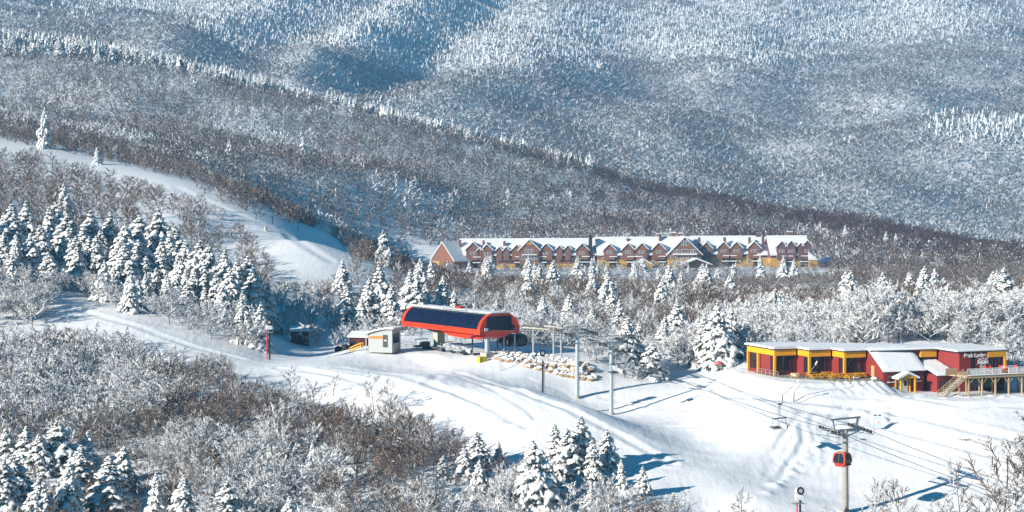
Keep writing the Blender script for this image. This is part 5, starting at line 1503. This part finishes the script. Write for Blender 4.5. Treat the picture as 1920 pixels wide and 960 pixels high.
def lance(px, py, hx, hy, tx, ty, label):
    a = at(px, py, 330); d = a.y; r = empty('snow_lance', a, 0, label, 'snow lance', 'slanting snow lances on the open slope')
    e = P(hx, hy, d) - a; t = P(tx, ty, d + 1.5) - a
    MB().tube((0, 0, -.5), e, .11, .10, 8).build('stand_pipe', mat('stand_brown', (.16, .12, .10), .6), r)
    MB().tube(e, t, .07, .045, 8).build('arm', M_grey, r)
    MB().tube(t, t + (t - e).normalized() * .5 + Vector((0, 0, .25)), .12, .12, 8).build('nozzle_head', M_white, r)
lance(1488, 753, 1489, 736, 1529, 684, 'long snow lance slanting up to the terrace with a white tip')
lance(1467, 756, 1467, 740, 1494, 718, 'short snow lance on a brown stand pipe')
p = at(1645, 806, 330); sg = empty('trail_sign', p, math.radians(4), 'pale blue trail banner with a white disc and red swoosh on two posts', 'sign')
for x in (-.62, .62): MB().tube((x, 0, -.5), (x, 0, 2.7), .05, .05, 8).build('post', M_grey, sg)
pan = MB().box(-.6, .6, -.03, .03, .55, 2.25).build('panel', mat('banner_blue', (.48, .62, .68), .6), sg)
MB().tube((0, -.031, 1.4), (0, -.045, 1.4), .44, .44, 24).build('disc', M_white, pan)
b = MB(); sw = [(.30 * math.cos(a), 1.38 + .30 * math.sin(a)) for a in [math.radians(-100 + i * 20) for i in range(9)]] + [(.02 + .17 * math.cos(a), 1.44 + .2 * math.sin(a)) for a in [math.radians(60 - i * 20) for i in range(9)]]
b.prism(sw, 'y', -.058, -.046); b.build('swoosh', mat('swoosh_red', (.65, .03, .05), .5), pan)
for x in (-.32, .32): MB().box(x - .22, x + .22, -.12, .1, 2.4, 2.62).build('lamp_hood', M_black, sg)
def sign_board(px, py, d, w, h, label, base):
    a = P(px, py, d); g = float(ground(px, d)); r = empty('warning_sign', (a.x, a.y, g), math.radians(8), label, 'sign')
    MB().tube((w * .55, .08, -.5), (w * .55, .08, a.z - g + h), .05, .05, 8).build('post', M_grey, r)
    pn = MB().box(-w / 2, w / 2, -.03, .03, a.z - g - h / 2, a.z - g + h / 2).build('panel', mat('sign_red', (.62, .05, .07), .5), r)
    MB().box(-w * .42, w * .1, -.04, -.031, a.z - g - h * .05, a.z - g + h * .12).build('stripe', M_white, pn)
sign_board(1227, 669, 421, 1.35, .85, 'small red and white sign on a post before the shaded spruces', 0)
sign_board(1346, 681, 423, 1.5, .7, 'small red board at the foot of the big free-standing spruce', 0)
for q, py, lab in ((1214, 819, 'thin orange marker pole on the snow ridge'), (468, 383, 'first thin piste marker at the upper trail edge'), (480, 412, 'second thin piste marker down the trail edge'), (511, 419, 'third thin piste marker down the trail edge'), (558, 432, 'last thin piste marker before the trail widens')):
    a = at(q, py, 330 if q > 1000 else 560); s = 1.0 if q > 1000 else 2.2
    o = MB().tube((0, 0, -.3), (0, 0, 1.3 * s), .07 * s, .05 * s, 6).build('marker_pole', mat('marker_orange', (.7, .16, .05), .6) if q > 1000 else M_brn)
    o.location = a; tag(o, lab, 'pole')

# ------------------------------------------------------------------ boulder wall under the platform edge
M_rock = mat('tan_rock', (.30, .215, .125), .85, noise=.35, nscale=.9, bump=.6, bscale=1.5, snow_top=True)
rb_ = random.Random(77); nb = 0
for row in range(5):
    for i in range(15):
        f = (i + .5 * (row % 2) + rb_.uniform(-.2, .2)) / 15
        q = 925 + 185 * f + row * 2
        y0 = np.interp(q, [925, 985, 1040, 1110, 1130], [663, 664, 666, 684, 700]); y1 = np.interp(q, [925, 970, 1000, 1060, 1110, 1130], [672, 682, 694, 708, 716, 716])
        py = y0 + (y1 - y0) * (row + .3) / 5
        if y1 - y0 < 11 and row % 2: continue
        d = 424.5 - 9.0 * (row + .5) / 5 * min(1, (y1 - y0) / 34)
        a = at(q, py, 395); rr_ = rb_.uniform(.75, 1.25) * (0.8 + .06 * row)
        o = MB().ico((0, 0, 0), (rr_ * rb_.uniform(.9, 1.3), rr_ * .9, rr_ * rb_.uniform(.6, .8)), 0, .2, 900 + nb, 2).build('boulder', M_rock)
        o.location = a + Vector((0, 0, -.12 * rr_)); o.rotation_euler = (rb_.uniform(-.3, .3), rb_.uniform(-.3, .3), rb_.uniform(0, 6)); nb += 1
        tag(o, 'tan snow-capped boulder in the retaining bank under the platform', 'boulder', 'boulders of the retaining bank')
# ------------------------------------------------------------------ the long hotel
HT = math.radians(6.6); HO = P(850, 500, 1143)
hotel = empty('hotel', HO, HT, 'very long brick-red hotel with many snowy gables and yellow lower floors', 'hotel')
K = .2885
M_brick = mat('brick_wall', (.23, .112, .075), .8, noise=.18, nscale=.3)
M_brick2 = mat('mauve_wall', (.17, .085, .078), .8, noise=.18, nscale=.3)
M_ochre = mat('ochre_wall', (.50, .31, .085), .8, noise=.15, nscale=.3)
M_hs = mat('hotel_snow', (.82, .83, .84), .6)
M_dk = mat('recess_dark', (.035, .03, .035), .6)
def S(px): return (px - 850) * K
def wing(s0, s1, y0, depth, eave, ridge, low, wallm, split=None, rotpart=None):
    b = MB(); b.box(s0, s1, y0, y0 + depth, split if split is not None else low, eave)
    b.build('wall', wallm, hotel)
    if split is not None: MB().box(s0 + .05, s1 - .05, y0 - .15, y0 + depth - .05, low, split - .003).build('lower_wall', M_ochre, hotel)
    b = MB()
    for x in (s0, s1 - .3): b.prism([(y0, eave), (y0 + depth, eave), (y0 + depth / 2, ridge)], 'x', x, x + .3)
    b.build('gable_end', wallm, hotel)
    ys = (ridge - eave) / (depth / 2); ov = .9
    for a in (0, 1):
        ya, yb = (y0 - ov, y0 + depth / 2) if not a else (y0 + depth + ov, y0 + depth / 2)
        za = eave - ov * ys
        b = MB(); b.prism([(ya, za), (yb, ridge), (yb, ridge + .6), (ya, za + .6)] if not a else [(yb, ridge), (ya, za), (ya, za + .6), (yb, ridge + .6)], 'x', s0 - .5, s1 + .5)
        b.build('roof', M_hs, hotel)
def win(x, z, y, w=1.25, h=1.5):
    b = MB(); b.box(x - w / 2 - .18, x + w / 2 + .18, y - .10, y, z - .15, z + h + .15, 0)
    f = b.build('window', M_white, hotel)
    b = MB()
    for sx in (-1, 1): b.box(x + sx * w * .28 - w * .2, x + sx * w * .28 + w * .2, y - .14, y - .101, z, z + h)
    b.build('pane', M_glass, f)
def gable(px, apex_py, hw, y0, eave, wallm, rows=1, ridge_in=9, balc=0, big=False):
    s = S(px); apex = (500 - apex_py) / 4000 * 1143 + .2; w = hw * K * (1 if big else .9)
    zb = apex - w * 0.98
    yf = y0 - (1.6 if not big else 2.6)
    b = MB(); b.prism([(s - w + .25, zb), (s + w - .25, zb), (s, apex - .3)], 'y', yf, y0 + ridge_in * .5)
    if zb > eave - 6: b.box(s - w + .35, s + w - .35, yf + .02, y0 + 1, min(eave - 3.2, zb - 2.5), zb - .002)
    g = b.build('gable', wallm, hotel)
    for sx in (-1, 1):
        b = MB(); a = (s + sx * (w + .45), zb - .45); t = .42
        b.prism([a, (s, apex), (s, apex + t * 1.3), (a[0], a[1] + t * 1.3)] if sx < 0 else [(s, apex), a, (a[0], a[1] + t * 1.3), (s, apex + t * 1.3)], 'y', yf - .5, y0 + ridge_in)
        b.build('gable_roof', M_hs, g)
    return s, w, yf, zb, apex
# blocks
wing(S(866), S(1119), 0, 16, 6.6, 14.2, -6, M_brick, 1.2)
wing(S(1120), S(1304), -3, 17, 6.6, 14.9, -6, M_brick, 3.6)
wing(S(1305), S(1428), 1.5, 16, 6.8, 15.1, -8, M_brick, 4.6)
wing(S(1446), S(1520), -7, 17, 6.4, 15.4, -8, M_brick2, 4.0)
wing(S(1427), S(1447), 0.5, 15, 6.2, 14.4, -8, M_brick2, 4.0)
# end wing on the left, turned towards the sun
b = MB(); E = Matrix.Translation((S(862), 2.0, 0)) @ Matrix.Rotation(math.radians(38), 4, 'Z')
ew = MB(); ew.mx = E; ew.box(-9, 9, -5, 12, -6, 4.0); ew.prism([(-9, 4.0), (9, 4.0), (0, 13.2)], 'x', 0, 0) if False else None
ew.build('end_wing_wall', M_brick, hotel)
ew = MB(); ew.mx = E; ew.prism([(-5 - 0, 4.002), (12, 4.002), (3.5, 12.9)], 'x', -8.98, -8.6); ew.build('end_gable', mat('brick_sunlit_tint', (.26, .115, .07), .8, noise=.15, nscale=.3), hotel)  # warmer copy of the brick, sunlight on this gable put into its colour
for a in (0, 1):
    ew = MB(); ew.mx = E
    ew.prism([(-6, 2.96), (3.5, 12.95), (3.5, 13.55), (-6, 3.56)] if not a else [(3.5, 12.95), (13, 2.96), (13, 3.56), (3.5, 13.55)], 'x', -9.5, 9); ew.build('roof', M_hs, hotel)
ew = MB(); ew.mx = E; ew.box(-9.15, -9.0, 6, 11.9, -6, 3.0); ew.build('lower_wall', M_ochre, hotel)
# gables
G1 = [(886, 455, 15), (912, 459, 12), (1023, 458, 14), (1091, 458, 14)]
for px, ap, hw in G1: gable(px, ap, hw, 0, 6.6, M_brick)
for px, ap, hw in ((899, 465, 6), (935, 464, 7), (948, 464, 7), (1048, 462, 7), (1064, 462, 7), (968, 460, 11)): gable(px, ap, hw, 0, 6.6, M_brick, ridge_in=5)
s, w, yf, zb, ap = gable(991, 450.5, 20, 0, 6.6, M_brick, big=True)
MB().box(s - w + .5, s + w - .5, yf + .05, 1, 1.2, zb).build('bay_wall', M_brick, hotel)
MB().prism([(s - 2.4, ap - 2.6), (s + 2.4, ap - 2.6), (s, ap - .5)], 'y', yf - .08, yf - .003).build('peak_panel', M_ochre, hotel)
for dx in (-1.7, 0, 1.7): win(s + dx, 7.2, yf - .01, 1.0, 1.9)
for dx in (-3.4, -1.7, 0, 1.7, 3.4): win(s + dx, 3.6, yf + .03, 1.0, 2.2)
MB().box(s - 4, s + 4, yf - 1.2, yf - .02, 6.1, 6.6).build('balcony', M_hs, hotel)
for px, ap_, hw in ((1141, 459, 13), (1176, 458, 13), (1202, 457.5, 13), (1234, 457, 14)): gable(px, ap_, hw, -3, 6.6, M_brick)
s, w, yf, zb, ap = gable(1283, 447, 33, -3, 6.6, M_brick, ridge_in=10, big=True)
MB().box(s - w + .4, s + w - .4, yf + .04, -2, 3.4, zb + .1).build('bay_wall', M_brick, hotel); MB().box(s - w + .45, s + w - .45, yf - .05, -2.2, -6, 3.39).build('bay_lower_wall', M_ochre, hotel)
for dx in (-1.3, 0, 1.3): win(s + dx, 11.0, yf - .01, .9, 2.4)
for dx in (-5.4, -3.7, -1.2, 0, 1.2, 3.7, 5.4): win(s + dx, 7.2, yf - .01, 1.0, 1.6)
MB().box(s - 6.6, s + 6.6, yf - 1.5, yf - .02, 6.0, 6.7).build('balcony', M_hs, hotel)
for dx in (-7, -4.4, -1.4, 1.4, 4.4, 7): win(s + dx, 4.0, yf + .03, 1.1, 1.5)
for dx in (-6.5, -4, -1.4, 1.4, 4, 6.5): win(s + dx, .6, yf - .06, 1.1, 1.6)
for px, ap_, hw in ((1328, 457, 13), (1361, 456.5, 13), (1386, 456.5, 13), (1420, 456, 14)): gable(px, ap_, hw, 1.5, 6.8, M_brick)
for px, ap_, hw in ((1466, 454.5, 11), (1484, 454, 11), (1515, 453, 10)): gable(px, ap_, hw, -7, 6.4, M_brick2)
gable(1502, 458, 6, -7, 6.4, M_brick2, ridge_in=5)
# window rows and balconies
def row(pxs, z, y, w=1.3, h=1.5):
    for q in pxs: win(S(q), z, y, w, h)
row([876, 899, 907, 921, 930, 938, 946, 954, 962], 3.2, -.01); row([880, 914, 930, 944], -.1 + .3, -.16, 1.3, 1.1)
row([1016, 1030, 1048, 1062, 1076, 1084, 1099], 3.1, -.01)
row([1130, 1146, 1162, 1185, 1210, 1223, 1242], 4.4, -3.01); row([1212, 1224, 1240, 1130], .9, -3.16)
row([1322, 1338, 1351, 1370, 1396, 1411, 1424], 5.0 - .1, 1.49); row([1321, 1336, 1351, 1368, 1397, 1411], 1.2, 1.34)
row([1460, 1470, 1490, 1503, 1512], 4.2, -7.01); row([1466, 1503, 1513], .6, -7.16)
for q, y, z in ((886, -1.61, 6.6), (912, -1.61, 6.2), (1023, -1.61, 6.4), (1091, -1.61, 6.4), (1141, -4.61, 6.9), (1176, -4.61, 6.9), (1202, -4.61, 6.9), (1234, -4.61, 6.9), (1328, -.11, 7.1), (1361, -.11, 7.1), (1386, -.11, 7.1), (1420, -.11, 7.1), (1466, -8.61, 7.2), (1484, -8.61, 7.2), (1515, -8.61, 7.2)):
    for dx in (-.9, .9): win(S(q) + dx, z, y, .9, 1.2)
for q, y in ((893, 0), (916, 0), (972, 0), (1017, 0), (1098, 0), (1148, -3), (1182, -3), (1196, -3), (1241, -3), (1367, 1.5), (1379, 1.5), (1426, 1.5), (1473, -7), (1480, -7), (1510, -7)):
    s = S(q); r = MB().box(s - 1.9, s + 1.9, y - .2, y - .02 - .14, -1.0, 6.0).build('recess_shade_panel', M_dk, hotel)  # flat dark panel on the wall: the shade of a balcony recess, painted
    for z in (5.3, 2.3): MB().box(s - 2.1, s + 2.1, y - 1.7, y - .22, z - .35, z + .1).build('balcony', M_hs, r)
for q, py in ((864, 452), (908, 453), (947, 454), (1180, 450), (1317, 449), (1366, 449), (1414, 449), (1242, 442), (1440, 447), (1455, 446), (1496, 443)):
    s = S(q); z = (500 - py) / 4000 * 1143
    MB().box(s - .6, s + .6, 3.0, 4.4, z - 4.0, z + .4).build('roof_vent', M_brick2, hotel)
for q, z in ((1243, 16.6), (1270, 17.4), (1283, 17.0), (1495, 17.6)):
    MB().box(S(q) - 1.2, S(q) + 1.2, 6, 8.2, 12, z).build('chimney', M_brick, hotel); MB().box(S(q) - 1.4, S(q) + 1.4, 5.8, 8.4, z + .003, z + .5).build('chimney_snow', M_hs, hotel)
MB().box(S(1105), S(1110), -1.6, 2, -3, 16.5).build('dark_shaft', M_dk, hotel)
# porches and low roofs at the foot
for q, w, z, m in ((1202, 5.5, 2.2, M_ochre), (1300, 8.5, 2.6, M_brn)):
    s = S(q); b = MB(); b.box(s - w * .8, s + w * .8, -13, -3.2, -6, z - 1.4); b.prism([(s - w * .8, z - 1.4), (s + w * .8, z - 1.4), (s, z + 1.2)], 'y', -13, -12.6); p_ = b.build('porch', m, hotel)
    for sx in (-1, 1):
        b = MB(); b.prism([(s + sx * w, z - 1.9), (s, z + 1.3), (s, z + 1.95), (s + sx * w, z - 1.2)] if sx < 0 else [(s, z + 1.3), (s + sx * w, z - 1.9), (s + sx * w, z - 1.2), (s, z + 1.95)], 'y', -13.6, -3.3); b.build('porch_roof', M_hs, p_)
for a, b_, y, z in ((1375, 1392, -9, -3.2), (1396, 1424, -11, -2.4)):
    eb = MB().box(S(a), S(b_), y, -2, -8, z).build('entry_block', M_ochre, hotel); MB().box(S(a - 1), S(b_ + 1), y - .6, -1.8, z + .01, z + .9).build('entry_roof', M_hs, eb)
b = MB(); b.box(S(1518), S(1534), -9, 3, -8, 3.0); b.build('stair_wing', M_ochre, hotel); b = MB(); b.prism([(S(1517), 3.01), (S(1536), 3.01), (S(1517), 7.4)], 'y', -9.4, 3.2); b.build('stair_wing_roof', M_hs, hotel)
bh = P(1549, 499, 1150); bh.z = float(ground(1549, 1150)); r = empty('blue_hut', bh, HT, 'small dark blue roofed hut in shade at the end of the hotel', 'hut')
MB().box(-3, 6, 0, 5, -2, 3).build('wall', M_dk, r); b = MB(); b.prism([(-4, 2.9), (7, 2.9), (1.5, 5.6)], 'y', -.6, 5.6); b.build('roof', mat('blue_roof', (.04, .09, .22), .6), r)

# the service road below the hotel
rd_ = [(1452, 537), (1475, 542), (1510, 547), (1550, 552), (1592, 557)]
pts = [at(q, y, 700) for q, y in rd_]; b = MB(); vs = []
for i, p in enumerate(pts):
    q = pts[min(i + 1, len(pts) - 1)] - pts[max(i - 1, 0)]; nrm = Vector((-q.y, q.x, 0)).normalized()
    for s in (-3.2, 3.2):
        w_ = p + nrm * s; vs.append((w_.x, w_.y, max(float(ground_xy(w_.x, w_.y)), p.z) + .25))
b.add(vs, [(2 * i, 2 * i + 1, 2 * i + 3, 2 * i + 2) for i in range(len(pts) - 1)])
o = b.build('road', mat('road_slush', (.45, .40, .33), .8, noise=.2)); tag(o, kind='structure')
# ------------------------------------------------------------------ camera, light, air
cam = bpy.data.cameras.new('camera'); co = bpy.data.objects.new('camera', cam); COL.objects.link(co)
co.location = (0, 0, 0); co.rotation_euler = (math.radians(90), 0, 0)
cam.sensor_width = 36; cam.lens = F / 1920 * 36; cam.shift_y = -180 / 1920.0
cam.clip_start = 1; cam.clip_end = 20000
sc.camera = co
SUN_EL, SUN_AZ = math.radians(21), math.atan2(-0.82, -0.57)       # azimuth measured from +Y towards +X
w = bpy.data.worlds.new('World'); sc.world = w; w.use_nodes = True
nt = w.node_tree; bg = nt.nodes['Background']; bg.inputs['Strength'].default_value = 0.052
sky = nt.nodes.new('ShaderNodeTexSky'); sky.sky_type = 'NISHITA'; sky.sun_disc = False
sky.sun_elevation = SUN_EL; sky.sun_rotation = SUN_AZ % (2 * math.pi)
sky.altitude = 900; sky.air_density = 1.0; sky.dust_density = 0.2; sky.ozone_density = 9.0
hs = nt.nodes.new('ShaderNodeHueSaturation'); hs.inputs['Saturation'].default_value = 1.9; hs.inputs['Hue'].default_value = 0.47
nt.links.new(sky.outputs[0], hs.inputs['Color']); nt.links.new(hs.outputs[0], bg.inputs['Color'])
sl = bpy.data.lights.new('sun', 'SUN'); so = bpy.data.objects.new('sun', sl); COL.objects.link(so)
sl.energy = 5.0; sl.angle = math.radians(0.5); sl.color = (1.0, 0.93, 0.82)
sd = Vector((math.sin(SUN_AZ) * math.cos(SUN_EL), math.cos(SUN_AZ) * math.cos(SUN_EL), math.sin(SUN_EL)))
so.rotation_euler = sd.to_track_quat('Z', 'Y').to_euler()
so.location = (-100, 0, 200)

HAZE = 1.3e-4
if HAZE:
    hb = MB().box(-2300, 2300, -40, 5700, float(GZ.min()) - 1.5, max(float(GZ.max()) + 30, 20))
    hm = bpy.data.materials.new('haze_air'); hm.use_nodes = True
    hn = hm.node_tree; hn.nodes.remove(hn.nodes['Principled BSDF'])
    pv = hn.nodes.new('ShaderNodeVolumePrincipled'); pv.inputs['Color'].default_value = (0.26, 0.60, 1.0, 1); pv.inputs['Density'].default_value = HAZE
    hn.links.new(pv.outputs[0], hn.nodes['Material Output'].inputs['Volume'])
    ho = hb.build('haze', hm); tag(ho, kind='stuff')

vs = sc.view_settings
vs.view_transform = 'Standard'; vs.look = 'None'; vs.exposure = 0.8; vs.gamma = 1.0; vs.use_curve_mapping = False
sc.render.engine = 'CYCLES'
cy = sc.cycles
cy.use_denoising = True
cy.max_bounces = 4; cy.diffuse_bounces = 1; cy.glossy_bounces = 2; cy.transmission_bounces = 2; cy.volume_bounces = 0; cy.transparent_max_bounces = 4
cy.volume_max_steps = 64
cy.use_adaptive_sampling = True; cy.adaptive_threshold = 0.02
cy.sample_clamp_indirect = 4
